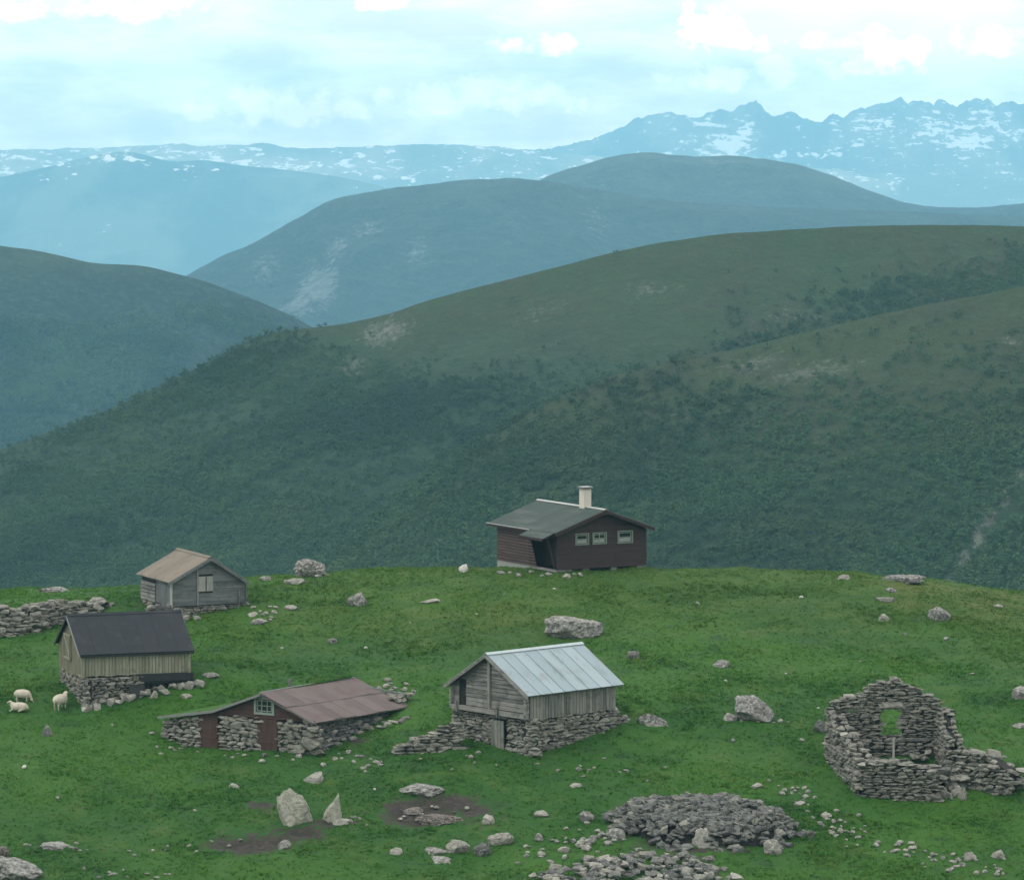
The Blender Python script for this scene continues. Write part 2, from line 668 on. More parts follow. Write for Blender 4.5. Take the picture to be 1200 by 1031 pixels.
def stone_run(pc, parent, a, b, top, thick=.5, mat='stone', hmin=.09, hmax=.20, wmin=.22, wmax=.62, holes=(), batter=.0, rough=.05, core=True, both=True, pale=.08, step_top=.0):
    """dry-laid courses from local point a to b; top is a height (local z) or function of distance along"""
    a, b = Vector((a[0], a[1], 0)), Vector((b[0], b[1], 0))
    U = (b - a)
    L = U.length
    U.normalize()
    N = Vector((U.y, -U.x, 0))
    topf = top if callable(top) else (lambda s: top)

    def g(s, off=0):
        w = l2w(parent, a + U * s + N * off)
        return gz(w.x, w.y) - parent.location.z

    ss = np.linspace(0, L, max(3, int(L / .35)))
    gs = np.array([g(s, .1) for s in ss])
    tops = np.array([topf(s) for s in ss])
    z = gs.min() - .05
    ang = math.atan2(U.y, U.x)
    sides = (1, -1) if both else (1,)
    while z < tops.max() + .05:
        h = random.uniform(hmin, hmax)
        for sd_ in sides:
            s = -random.uniform(0, .2)
            while s < L:
                w = random.uniform(wmin, wmax) * (1.25 if h > .16 else 1)
                c = s + w / 2
                gg, tt = float(np.interp(c, ss, gs)), float(np.interp(c, ss, tops))
                zc = z + h / 2
                ok = z + h > gg - .04 and zc < tt + random.uniform(-.05, .05) + step_top
                for (h0, h1, z0, z1) in holes:
                    if h0 < c < h1 and z0 < zc < z1:
                        ok = False
                if ok:
                    d = random.uniform(.22, .40)
                    off = thick / 2 - d / 2 + random.uniform(-rough, rough) + batter * max(0, tt - zc)
                    if sd_ < 0 and thick < .35:
                        break
                    p = a + U * c + N * (off * sd_) + Vector((0, 0, zc + random.uniform(-.015, .015)))
                    mt = 'stone_pale' if random.random() < pale else mat
                    pc.add('slab' if random.random() < .75 else 'block', mt, p, (w * random.uniform(.95, 1.1), d, h * random.uniform(.92, 1.25)),
                           (random.uniform(-.07, .07), random.uniform(-.10, .10), ang + random.uniform(-.12, .12)))
                s += w * random.uniform(.9, 1.0)
        z += h * .93
    if core:
        mb = MB()
        segs = []
        edges = sorted(set([0.0, L] + [x for hh in holes for x in hh[:2] if 0 < x < L] + list(ss)))
        t2 = max(.04, thick / 2 - .14)
        for s0, s1 in zip(edges[:-1], edges[1:]):
            if s1 - s0 < 1e-3:
                continue
            mid = (s0 + s1) / 2
            lo = min(np.interp(s0, ss, gs), np.interp(s1, ss, gs)) - .3
            T0, T1 = np.interp(s0, ss, tops) - .12, np.interp(s1, ss, tops) - .12
            spans = [(lo, None)]
            for (h0, h1, z0, z1) in holes:
                if h0 < mid < h1:
                    spans = [(lo, z0)] if z1 > max(T0, T1) else [(lo, z0), (z1, None)]
                    spans = [q for q in spans if q[1] is None or q[1] > q[0] + .05]
            for (q0, q1) in spans:
                k0, k1 = (T0, T1) if q1 is None else (q1, q1)
                if min(k0, k1) <= q0:
                    continue
                mb.prism([(s0 + .0005, q0), (s1 - .0005, q0), (s1 - .0005, k1), (s0 + .0005, k0)], a, U, (0, 0, 1), N, -t2, t2)
        if mb.v:
            mb.build('wall_core', M['core'], parent)


# ------------------------------------------------------------------ GROUND
def axis(lo, hi, f0, f1, step, grow=1.25):
    mid = list(np.arange(f0, f1 + step / 2, step))
    a, s = [], step
    x = f0
    while x > lo:
        s *= grow
        x -= s
        a.append(max(x, lo))
    b, s = [], step
    x = mid[-1]
    while x < hi:
        s *= grow
        x += s
        b.append(min(x, hi))
    return np.array(a[::-1] + mid + b)


def grid_mesh(name, X, Y, Z, m, attrs=None, smooth_=True):
    ny, nx = X.shape
    me = bpy.data.meshes.new(name)
    co = np.stack([X, Y, Z], -1).reshape(-1, 3)
    idx = np.arange(ny * nx).reshape(ny, nx)
    q = np.stack([idx[:-1, :-1], idx[:-1, 1:], idx[1:, 1:], idx[1:, :-1]], -1).reshape(-1, 4)
    me.vertices.add(len(co))
    me.vertices.foreach_set('co', co.ravel())
    me.loops.add(q.size)
    me.loops.foreach_set('vertex_index', q.ravel())
    me.polygons.add(len(q))
    me.polygons.foreach_set('loop_start', np.arange(0, q.size, 4))
    me.polygons.foreach_set('loop_total', np.full(len(q), 4))
    me.update()
    if smooth_:
        me.polygons.foreach_set('use_smooth', np.ones(len(q), bool))
    for k, v in (attrs or {}).items():
        at_ = me.attributes.new(k, 'FLOAT', 'POINT')
        at_.data.foreach_set('value', v.ravel().astype(np.float32))
    o = link(name, me, m)
    return o


MUD = []
for (px, py, rx, ry, dep) in [(300, 988, 2.6, 1.6, 1), (350, 975, 1.6, 1.3, .9), (480, 955, 1.5, 2.2, 1.1), (515, 945, 2.6, 1.7, 1.0), (555, 950, 1.4, 1.6, .8), (305, 942, .9, .8, .8),
                              (380, 965, 1.3, .8, .7), (412, 868, .9, .8, .6), (800, 985, 3.5, 2.5, .75), (1110, 915, 1.2, .8, .5), (80, 995, 1.2, .6, .4)]:
    g = G(px, py)
    MUD.append((g.x, g.y, rx, ry, dep))


def mud_at(X, Y):
    m = 0 * X
    for (x, y, rx, ry, d) in MUD:
        m = np.maximum(m, d * np.exp(-(((X - x) / rx) ** 2 + ((Y - y) / ry) ** 2) * 1.2))
    return m


ax, ay = axis(-600, 600, -42, 42, .15), axis(-350, 1090, 158, 218, .15)
GX, GYY = np.meshgrid(ax, ay)
Bn = ground_below(GX, GYY)
mud = mud_at(GX, GYY)
crest = smooth(192, 208, GYY) * (.35 + .65 * smooth(.4, .6, fbm(GX * .08, GYY * .12 + 3, 3))) * smooth(-26, -4, GX)
ground = grid_mesh('ground', GX, GYY, -Bn - .06 * smooth(.5, .9, mud), M['ground'], {'mud': mud, 'crest': crest})
ground['kind'] = 'structure'

# ------------------------------------------------------------------ HILLS
def ridge_sheet(name, pts, Yc, Yb, ybase, m, u0=-400, u1=1600, du=4, rows=120, amp=0.0, nsc=.01, zmin=-605, ridged=False, seed=0, back=.25,
                prof=1.0, rockf=None, snowf=None, edge_amp=1.0, yc_fn=None, jag=0.0, jagf=.03):
    """hillside: crest drawn through photo columns at distance Yc, foot at distance Yb; both sides have real slopes"""
    us = np.arange(u0, u1 + 1, du, float)
    px, py = [p[0] for p in pts], [p[1] for p in pts]
    crest_ = np.interp(us, px, py)
    k = np.ones(5) / 5
    crest_ = np.convolve(np.pad(crest_, 2, 'edge'), k, 'valid') if du >= 4 else crest_
    crest_ = crest_ + (fbm(us * jagf, us * 0 + seed, 5, .6, True) - .6) * jag
    t = np.linspace(0, 1, rows)
    nb = max(8, rows // 6)
    Ycol = np.full_like(us, Yc) if yc_fn is None else yc_fn(us)
    T, U_ = np.meshgrid(t, us, indexing='ij')
    YY = Ycol[None, :] * (1 - T) + Yb * T
    yy = crest_[None, :] + (ybase - crest_[None, :]) * T ** prof
    dep = np.arctan((yy - CY) / FPX) + PITCH
    Z = -YY * np.tan(dep)
    XX = (U_ - CX) / FPX * YY
    # foot: runs on down to the valley floor in front
    n_ft = 14
    Tf = np.linspace(0, 1, n_ft)[1:]
    Zf = Z[-1][None, :] + (zmin - Z[-1][None, :]) * Tf[:, None]
    Yf = Yb - (Z[-1][None, :] - zmin) * .5 * Tf[:, None]
    Xf = (us[None, :] - CX) / FPX * Yf
    # back of the hill
    Tb = np.linspace(0, 1, nb)[1:][::-1]
    Yk = Ycol[None, :] * (1 + back * Tb[:, None])
    Zk = Z[0][None, :] + (zmin - Z[0][None, :]) * (Tb[:, None] ** 1.6)
    Xk = (us[None, :] - CX) / FPX * Yk
    X = np.concatenate([Xk, XX, Xf])
    Y = np.concatenate([Yk, YY, Yf])
    ZZ = np.concatenate([Zk, Z, Zf])
    if amp:
        n = fbm(X * nsc + seed * 7.7, Y * nsc * .8 + seed * 3.1, 7, .52, ridged) - (.62 if ridged else .5)
        w = np.ones_like(ZZ)
        w[:nb - 1] = edge_amp
        w[nb - 1:nb - 1 + rows] = edge_amp + (1 - edge_amp) * smooth(0, .12, T)
        ZZ = ZZ + n * amp * w
    at_ = {}
    T_all = np.concatenate([np.zeros_like(Xk), T, np.ones_like(Xf)])
    U_all = np.broadcast_to(us[None, :], X.shape)
    at_['rock'] = rockf(U_all, T_all, X, Y, ZZ) if rockf else np.zeros_like(X)
    at_['snow'] = snowf(U_all, T_all, X, Y, ZZ) if snowf else np.zeros_like(X)
    o = grid_mesh(name, X[::-1], Y[::-1], ZZ[::-1], m, {k_: v[::-1] for k_, v in at_.items()})
    o['kind'] = 'structure'
    return o, dict(us=us, crest=crest_, Ycol=Ycol, Yb=Yb, ybase=ybase, prof=prof, amp=amp, nsc=nsc, seed=seed, ridged=ridged, edge_amp=edge_amp)


def sheet_point(d, u, t):
    """surface point of a ridge_sheet at photo column u and fraction t down the slope (arrays)"""
    c = np.interp(u, d['us'], d['crest'])
    Yc = np.interp(u, d['us'], d['Ycol'])
    Y = Yc * (1 - t) + d['Yb'] * t
    y = c + (d['ybase'] - c) * t ** d['prof']
    Z = -Y * np.tan(np.arctan((y - CY) / FPX) + PITCH)
    X = (u - CX) / FPX * Y
    n = fbm(X * d['nsc'] + d['seed'] * 7.7, Y * d['nsc'] * .8 + d['seed'] * 3.1, 7, .52, d['ridged']) - (.62 if d['ridged'] else .5)
    Z = Z + n * d['amp'] * (d['edge_amp'] + (1 - d['edge_amp']) * smooth(0, .12, t))
    return X, Y, Z, y


def blobs(lst):
    def f(U_, T_, X, Y, Z):
        v = 0 * X
        for (u, t, ru, rt, s) in lst:
            v = np.maximum(v, s * np.exp(-((U_ - u) / ru) ** 2 - ((T_ - t) / rt) ** 2))
        return v
    return f


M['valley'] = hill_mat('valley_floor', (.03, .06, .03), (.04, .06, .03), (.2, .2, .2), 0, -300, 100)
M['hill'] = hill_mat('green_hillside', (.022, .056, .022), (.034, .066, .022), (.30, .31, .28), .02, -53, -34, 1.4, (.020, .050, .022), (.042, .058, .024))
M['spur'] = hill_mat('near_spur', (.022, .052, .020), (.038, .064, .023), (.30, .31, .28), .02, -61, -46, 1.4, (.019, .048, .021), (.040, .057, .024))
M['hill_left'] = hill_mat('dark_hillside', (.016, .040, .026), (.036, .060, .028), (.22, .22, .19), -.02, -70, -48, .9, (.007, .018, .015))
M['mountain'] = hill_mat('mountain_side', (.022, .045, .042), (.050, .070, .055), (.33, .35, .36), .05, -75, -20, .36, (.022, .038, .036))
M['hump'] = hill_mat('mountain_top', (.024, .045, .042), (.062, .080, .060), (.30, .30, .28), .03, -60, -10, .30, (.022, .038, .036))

valley = grid_mesh('valley_floor', *np.meshgrid(np.linspace(-3400, 3400, 30), np.linspace(300, 13000, 60)), np.full((60, 30), -600.0), M['valley'])
valley['kind'] = 'structure'

HILL_PTS = [(-400, 650), (0, 527), (60, 505), (130, 478), (200, 446), (250, 420), (290, 398), (325, 387), (365, 383), (400, 380), (430, 374), (460, 366), (500, 352), (540, 341),
            (600, 326), (660, 311), (720, 296), (780, 284), (850, 274), (920, 269), (1000, 265), (1080, 263), (1140, 264), (1200, 266), (1600, 290)]
hill, hd = ridge_sheet('green_hillside', HILL_PTS, 965, 802, 760, M['hill'], du=5, rows=170, amp=9.5, nsc=.029, edge_amp=.12, prof=1.0,
                       rockf=blobs([(450, .05, 40, .05, 1.0), (410, .13, 30, .05, .75), (640, .10, 60, .05, .55), (760, .12, 70, .04, .6), (930, .20, 90, .04, .55), (1080, .18, 80, .04, .6), (930, .9, 40, .1, .6), (470, .88, 20, .1, .9), (530, .86, 20, .05, .8)]))
SPUR_PTS = [(-400, 900), (300, 700), (400, 640), (480, 570), (560, 515), (640, 470), (720, 440), (800, 420), (870, 408), (930, 392), (1000, 375), (1080, 357), (1140, 347), (1200, 335), (1600, 270)]
spur, sp = ridge_sheet('near_hillside', SPUR_PTS, 768, 653, 800, M['spur'], u0=250, du=5, rows=150, amp=6.8, nsc=.035, edge_amp=.15, seed=3,
                       rockf=blobs([(880, .06, 60, .05, .7), (960, .12, 80, .05, .75), (800, .16, 40, .05, .6), (1196, .50, 10, .035, 1.0), (1180, .55, 10, .035, 1.1), (1162, .605, 10, .035, 1.1), (1148, .65, 9, .035, 1.15), (1132, .70, 10, .035, 1.2), (1118, .745, 12, .035, 1.2), (1108, .79, 14, .04, 1.1), (1190, .15, 60, .05, .5)]))
lh, ld = ridge_sheet('left_hillside', [(-400, 230), (-150, 262), (0, 287), (40, 292), (110, 308), (170, 311), (240, 329), (300, 351), (340, 369), (362, 381), (420, 420), (500, 480), (700, 620), (1600, 900)],
                     2100, 1800, 640, M['hill_left'], du=6, rows=110, amp=16, nsc=.014, seed=5, edge_amp=.1, u1=900,
                     rockf=blobs([(210, .22, 25, .05, .6), (200, .3, 30, .05, .7), (30, .1, 40, .06, .4)]))
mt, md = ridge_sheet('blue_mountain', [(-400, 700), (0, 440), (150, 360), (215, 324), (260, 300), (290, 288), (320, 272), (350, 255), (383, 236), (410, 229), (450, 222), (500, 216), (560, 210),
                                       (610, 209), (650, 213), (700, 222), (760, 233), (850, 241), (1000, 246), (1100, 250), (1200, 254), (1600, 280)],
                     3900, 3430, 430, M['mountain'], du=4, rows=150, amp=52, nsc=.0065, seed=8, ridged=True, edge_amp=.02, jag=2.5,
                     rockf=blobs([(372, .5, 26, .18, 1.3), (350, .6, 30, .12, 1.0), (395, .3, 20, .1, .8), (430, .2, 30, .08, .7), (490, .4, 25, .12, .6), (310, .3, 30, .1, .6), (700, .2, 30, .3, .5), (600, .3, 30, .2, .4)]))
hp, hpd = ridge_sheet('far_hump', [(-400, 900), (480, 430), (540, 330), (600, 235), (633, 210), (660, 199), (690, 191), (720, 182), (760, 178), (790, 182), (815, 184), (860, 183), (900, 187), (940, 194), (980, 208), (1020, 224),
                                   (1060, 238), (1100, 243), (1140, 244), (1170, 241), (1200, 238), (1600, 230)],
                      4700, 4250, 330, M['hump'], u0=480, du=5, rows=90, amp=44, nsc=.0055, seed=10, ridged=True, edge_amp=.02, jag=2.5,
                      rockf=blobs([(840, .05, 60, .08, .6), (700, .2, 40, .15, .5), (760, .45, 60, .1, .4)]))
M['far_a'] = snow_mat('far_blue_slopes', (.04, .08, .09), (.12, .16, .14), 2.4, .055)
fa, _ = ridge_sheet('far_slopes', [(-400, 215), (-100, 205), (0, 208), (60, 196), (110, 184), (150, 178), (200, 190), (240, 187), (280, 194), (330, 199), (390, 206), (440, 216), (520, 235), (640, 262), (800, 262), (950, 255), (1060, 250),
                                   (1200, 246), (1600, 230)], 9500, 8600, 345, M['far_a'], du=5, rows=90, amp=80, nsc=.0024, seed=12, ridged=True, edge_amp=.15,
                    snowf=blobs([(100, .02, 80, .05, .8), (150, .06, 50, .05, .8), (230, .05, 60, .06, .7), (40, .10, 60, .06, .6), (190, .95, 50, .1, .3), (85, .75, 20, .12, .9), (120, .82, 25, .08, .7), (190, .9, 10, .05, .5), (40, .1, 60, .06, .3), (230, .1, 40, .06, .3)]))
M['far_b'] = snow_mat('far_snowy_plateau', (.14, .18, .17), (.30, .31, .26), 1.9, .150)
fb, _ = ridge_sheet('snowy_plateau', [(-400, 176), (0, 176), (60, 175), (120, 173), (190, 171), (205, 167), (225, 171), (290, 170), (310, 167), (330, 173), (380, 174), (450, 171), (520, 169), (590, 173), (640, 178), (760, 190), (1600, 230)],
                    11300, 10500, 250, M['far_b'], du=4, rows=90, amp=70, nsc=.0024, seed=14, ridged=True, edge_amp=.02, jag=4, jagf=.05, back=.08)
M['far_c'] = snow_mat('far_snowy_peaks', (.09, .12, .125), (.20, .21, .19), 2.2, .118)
PK = [(-400, 230), (400, 200), (560, 184), (640, 176), (690, 164), (720, 152), (745, 140), (762, 135), (785, 132), (800, 136), (822, 137), (842, 130), (858, 128), (873, 122), (885, 119), (895, 128), (903, 135), (925, 133), (945, 138),
      (962, 144), (975, 134), (988, 136), (1003, 130), (1018, 124), (1030, 122), (1045, 119), (1054, 112), (1062, 121), (1078, 119), (1090, 123), (1102, 118), (1120, 124), (1135, 117), (1155, 116), (1168, 124), (1182, 118), (1200, 125),
      (1240, 118), (1300, 130), (1400, 120), (1600, 140)]
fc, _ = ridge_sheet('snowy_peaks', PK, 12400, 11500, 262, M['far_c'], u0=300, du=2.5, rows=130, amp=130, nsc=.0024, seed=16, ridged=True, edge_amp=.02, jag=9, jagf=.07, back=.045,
                    snowf=blobs([(855, .22, 22, .10, .9), (870, .14, 14, .08, .8), (840, .30, 30, .06, .6), (820, .06, 25, .05, .5), (960, .32, 40, .05, .9), (945, .25, 20, .06, .7), (915, .27, 25, .05, .6), (935, .08, 12, .04, .6),
                                 (1030, .22, 30, .10, .55), (1100, .25, 50, .12, .55), (1160, .15, 25, .08, .6), (1130, .35, 50, .08, .5), (975, .10, 8, .05, .6), (1010, .12, 14, .06, .5), (1180, .3, 30, .1, .45), (760, .45, 90, .1, .35)]))

# ------------------------------------------------------------------ FOREST on the hillsides
def leaf_mat(name, a, b):
    t = NT(name)
    c = t.mix(t.rnd(), a, b)
    c = t.mix(t.step(t.noise(t.coord('World'), .02, 4, .6), .4, .6), c, tuple(x * .66 for x in a))
    c = t.mix(t.math('MULTIPLY', t.step(t.noise(t.coord('World'), .035, 6, .65), .52, .66), .45), c, (.072, .112, .036))
    return t.done(c, .9)


M['birch'] = leaf_mat('birch_leaves', (.032, .078, .032), (.052, .106, .038))
M['birch_bark'] = plain('birch_bark', (.14, .14, .12))


def bush_mesh(seed, n=120, h=1.0, w=.46):
    r = random.Random(seed)
    v, f, mi = [], [], []
    clumps = [(Vector((r.gauss(0, w * .42), r.gauss(0, w * .42), h * r.uniform(.16, .84))), r.uniform(.12, .24)) for _ in range(9)]
    for i in range(n):
        c, rad = r.choice(clumps)
        d = Vector((r.gauss(0, 1), r.gauss(0, 1), r.gauss(0, 1))).normalized()
        p = c + d * rad * r.uniform(.6, 1.1)
        s = r.uniform(.045, .09)
        nrm = (d + Vector((r.uniform(-.6, .6), r.uniform(-.6, .6), r.uniform(-.1, .8)))).normalized()
        a = nrm.orthogonal().normalized()
        b = nrm.cross(a)
        k = len(v)
        for q in range(4):
            th = q * math.pi / 2 + r.uniform(-.5, .5)
            v.append(p + (a * math.cos(th) + b * math.sin(th)) * s * r.uniform(.7, 1.3))
        f.append((k, k + 1, k + 2, k + 3))
        mi.append(0)
    for j in range(2):
        bx, by = r.uniform(-.08, .08), r.uniform(-.08, .08)
        k = len(v)
        for q in range(3):
            th = q * 2.1
            v.append(Vector((math.cos(th) * .018, math.sin(th) * .018, 0)))
        v.append(Vector((bx, by, h * .7)))
        for q in range(3):
            f.append((k + q, k + (q + 1) % 3, k + 3))
            mi.append(1)
    me = bpy.data.meshes.new('birch')
    me.from_pydata([tuple(x) for x in v], [], f)
    me.materials.append(M['birch'])
    me.materials.append(M['birch_bark'])
    me.polygons.foreach_set('material_index', mi)
    return me


def scatter(name, pts, scales, protos, tilt=.0):
    """one 'stuff' object: real meshes instanced on points by geometry nodes"""
    me = bpy.data.meshes.new(name)
    me.from_pydata([tuple(p) for p in pts], [], [])
    a = me.attributes.new('sc', 'FLOAT', 'POINT')
    a.data.foreach_set('value', np.asarray(scales, np.float32))
    rz = me.attributes.new('rot', 'FLOAT_VECTOR', 'POINT')
    rr = np.zeros((len(pts), 3), np.float32)
    rr[:, 2] = rng.random(len(pts)) * 6.28
    rr[:, 0] = (rng.random(len(pts)) - .5) * 2 * tilt
    rr[:, 1] = (rng.random(len(pts)) - .5) * 2 * tilt
    rz.data.foreach_set('vector', rr.ravel())
    o = link(name, me)
    pcol = bpy.data.collections.new(name + '_sources')
    for p in protos:
        pcol.objects.link(bpy.data.objects.new(name + '_source', p))
    ng = bpy.data.node_groups.new(name, 'GeometryNodeTree')
    ng.interface.new_socket('Geometry', in_out='INPUT', socket_type='NodeSocketGeometry')
    ng.interface.new_socket('Geometry', in_out='OUTPUT', socket_type='NodeSocketGeometry')
    nn, ll = ng.nodes, ng.links
    gi, go = nn.new('NodeGroupInput'), nn.new('NodeGroupOutput')
    ci = nn.new('GeometryNodeCollectionInfo')
    ci.inputs[0].default_value = pcol
    ci.inputs[1].default_value = True
    ci.inputs[2].default_value = True
    ip = nn.new('GeometryNodeInstanceOnPoints')
    ip.inputs['Pick Instance'].default_value = True
    na = nn.new('GeometryNodeInputNamedAttribute')
    na.data_type = 'FLOAT'
    na.inputs[0].default_value = 'sc'
    nr = nn.new('GeometryNodeInputNamedAttribute')
    nr.data_type = 'FLOAT_VECTOR'
    nr.inputs[0].default_value = 'rot'
    ri = nn.new('FunctionNodeRandomValue')
    ri.data_type = 'INT'
    ri.inputs[4].default_value = 0
    ri.inputs[5].default_value = len(protos) - 1
    ll.new(gi.outputs[0], ip.inputs['Points'])
    ll.new(ci.outputs[0], ip.inputs['Instance'])
    ll.new(ri.outputs[2], ip.inputs['Instance Index'])
    ll.new(nr.outputs[0], ip.inputs['Rotation'])
    ll.new(na.outputs[0], ip.inputs['Scale'])
    ll.new(ip.outputs[0], go.inputs[0])
    md_ = o.modifiers.new('scatter', 'NODES')
    md_.node_group = ng
    o['kind'] = 'stuff'
    return o


BUSH = [bush_mesh(i) for i in range(5)]


def forest(name, d, n, u0, u1, dens, smin=.9, smax=2.0, seed=1):
    r = np.random.default_rng(seed)
    u, t = r.uniform(u0, u1, n), r.uniform(0, 1, n) ** .9
    X, Y, Z, y = sheet_point(d, u, t)
    keep = (r.random(n) < dens(u, y, X, Y)) & (y < 712)
    X, Y, Z = X[keep], Y[keep], Z[keep]
    s = r.uniform(smin, smax, keep.sum()) * (.75 + .5 * fbm(X * .03, Y * .03, 3))
    return scatter(name, np.stack([X, Y, Z - .1], -1), s, BUSH)


def hill_dens(u, y, X, Y):
    edge = np.interp(u, [0, 330, 430, 520, 620, 760, 870, 950, 1050, 1200], [290, 345, 385, 400, 400, 385, 345, 335, 315, 290])
    v = smooth(-40, 70, y - edge + (fbm(X * .018, Y * .03, 4) - .5) * 190)
    gaps = smooth(.36, .52, fbm(X * .03 + 9, Y * .045, 4))
    return np.clip(v * (.25 + .75 * gaps) + .002, 0, 1) * (y > 285)


def spur_dens(u, y, X, Y):
    edge = np.interp(u, [300, 500, 650, 800, 900, 1000, 1100, 1200], [400, 400, 400, 400, 440, 440, 420, 400])
    v = smooth(-30, 60, y - edge + (fbm(X * .022 + 4, Y * .03, 4) - .5) * 170)
    gaps = smooth(.36, .52, fbm(X * .035 + 2, Y * .05, 4))
    scree = np.exp(-((u - (1198 - (y - 590) * .95)) / 15) ** 2) * (y > 540)
    return np.clip((v * (.3 + .7 * gaps) + .02) * (1 - .95 * scree), 0, 1)


tag(forest('birch_wood', hd, 62000, -60, 1260, hill_dens, seed=4), 'dense birch wood covering the lower slope of the long green hill', 'wood')
def left_dens(u, y, X, Y):
    return np.clip(smooth(345, 430, y + (fbm(X * .012, Y * .02, 4) - .5) * 100) * (.1 + .9 * smooth(.38, .55, fbm(X * .02, Y * .03 + 5, 4))), 0, 1)


tag(forest('dark_wood', ld, 26000, -60, 440, left_dens, 2.4, 4.6, seed=9), 'dark woods on the blue-green hillside at the left', 'wood')
tag(forest('birch_thicket', sp, 36000, 260, 1260, spur_dens, seed=6), 'birch thicket on the nearer spur behind the brown cabin', 'wood')

# ------------------------------------------------------------------ GRASS tufts on the near knoll
def tuft_mesh(seed, n=9, h=.11, sp_=.10):
    r = random.Random(seed)
    v, f = [], []
    for i in range(n):
        th = r.uniform(0, 6.28)
        b = Vector((math.cos(th), math.sin(th), 0)) * r.uniform(0, sp_)
        lean = Vector((math.cos(th), math.sin(th), 0)) * r.uniform(.04, .13)
        hh = h * r.uniform(.5, 1.2)
        side = Vector((-math.sin(th), math.cos(th), 0)) * r.uniform(.006, .014)
        k = len(v)
        v += [b - side, b + side, b + lean * .5 + side * .8 + Vector((0, 0, hh * .6)), b + lean * .5 - side * .8 + Vector((0, 0, hh * .6)), b + lean + Vector((0, 0, hh))]
        f += [(k, k + 1, k + 2, k + 3), (k + 3, k + 2, k + 4)]
    me = bpy.data.meshes.new('tuft')
    me.from_pydata([tuple(x) for x in v], [], f)
    me.materials.append(M['grass'])
    return me


TUFT = [tuft_mesh(i, n=random.randint(8, 13), h=random.uniform(.07, .13)) for i in range(6)]
NG = 260000
gyy = rng.uniform(160, 217, NG)
gxx = rng.uniform(-.21, .21, NG) * gyy
den_ = .25 + .75 * smooth(.35, .6, fbm(gxx * .45, gyy * .45, 4))
keep = (rng.random(NG) < den_) & (mud_at(gxx, gyy) < .42)
gxx, gyy = gxx[keep], gyy[keep]
gzz = -ground_below(gxx, gyy)
hs = rng.uniform(.5, 1.25, len(gxx)) * (.7 + .3 * smooth(.5, .7, fbm(gxx * .3 + 8, gyy * .3, 3)))
tag(scatter('grass', np.stack([gxx, gyy, gzz - .01], -1), hs, TUFT, .25), 'short grazed grass tufts covering the knoll', 'grass')

# ------------------------------------------------------------------ building helpers
def lerp_tab(x, tab):
    return float(np.interp(x, [t[0] for t in tab], [t[1] for t in tab]))


def boards_h(parent, m, name, O, U, N, z0, z1, bh, xl, xr, holes=(), th=.025, gap=.012, jit=.006, splits=()):
    """horizontal boards, each a part; xl/xr give the ends at height z; holes are (x0, x1, z0, z1)"""
    z = z0
    while z < z1 - .02:
        h = min(bh * random.uniform(.88, 1.12), z1 - z)
        zt = z + h - gap
        zm = (z + zt) / 2
        a0, b0, a1, b1 = xl(z), xr(z), xl(zt), xr(zt)
        cuts = sorted((c for c in ((h0, h1) for (h0, h1, q0, q1) in holes if q0 < zm < q1)))
        edges = [(None, None)]
        spans, cur = [], None
        for (h0, h1) in cuts:
            spans.append((cur, h0))
            cur = h1
        spans.append((cur, None))
        for (s0, s1) in spans:
            A0, A1 = (a0, a1) if s0 is None else (s0, s0)
            B0, B1 = (b0, b1) if s1 is None else (s1, s1)
            if B0 - A0 < .04 or B1 - A1 < .01:
                if B0 - A0 < .04:
                    continue
                B1 = A1 + .01
            d = random.uniform(0, jit)
            dz = random.uniform(-.004, .004)
            MB().prism([(A0, z), (B0, z + dz), (B1, zt + dz), (A1, zt)], O, U, (0, 0, 1), N, 0, th + d).build(name, m, parent)
        z += h


def boards_v(parent, m, name, O, U, N, x0, x1, bw, zb, zt, holes=(), th=.025, gap=.012, jit=.012, ragged=0.0):
    x = x0
    while x < x1 - .03:
        w = min(bw * random.uniform(.8, 1.2), x1 - x)
        xe = x + w - gap
        xm = (x + xe) / 2
        lo = zb(xm) - random.uniform(0, ragged)
        spans, cur = [], lo
        for (h0, h1, q0, q1) in holes:
            if h0 < xm < h1:
                spans.append((cur, q0))
                cur = q1
        spans.append((cur, None))
        for (s0, s1) in spans:
            T0, T1 = (zt(x), zt(xe)) if s1 is None else (s1, s1)
            if min(T0, T1) - s0 < .03:
                continue
            d = random.uniform(0, jit)
            MB().prism([(x, s0), (xe, s0), (xe, T1), (x, T0)], O, U, (0, 0, 1), N, 0, th + d).build(name, m, parent)
        x += w


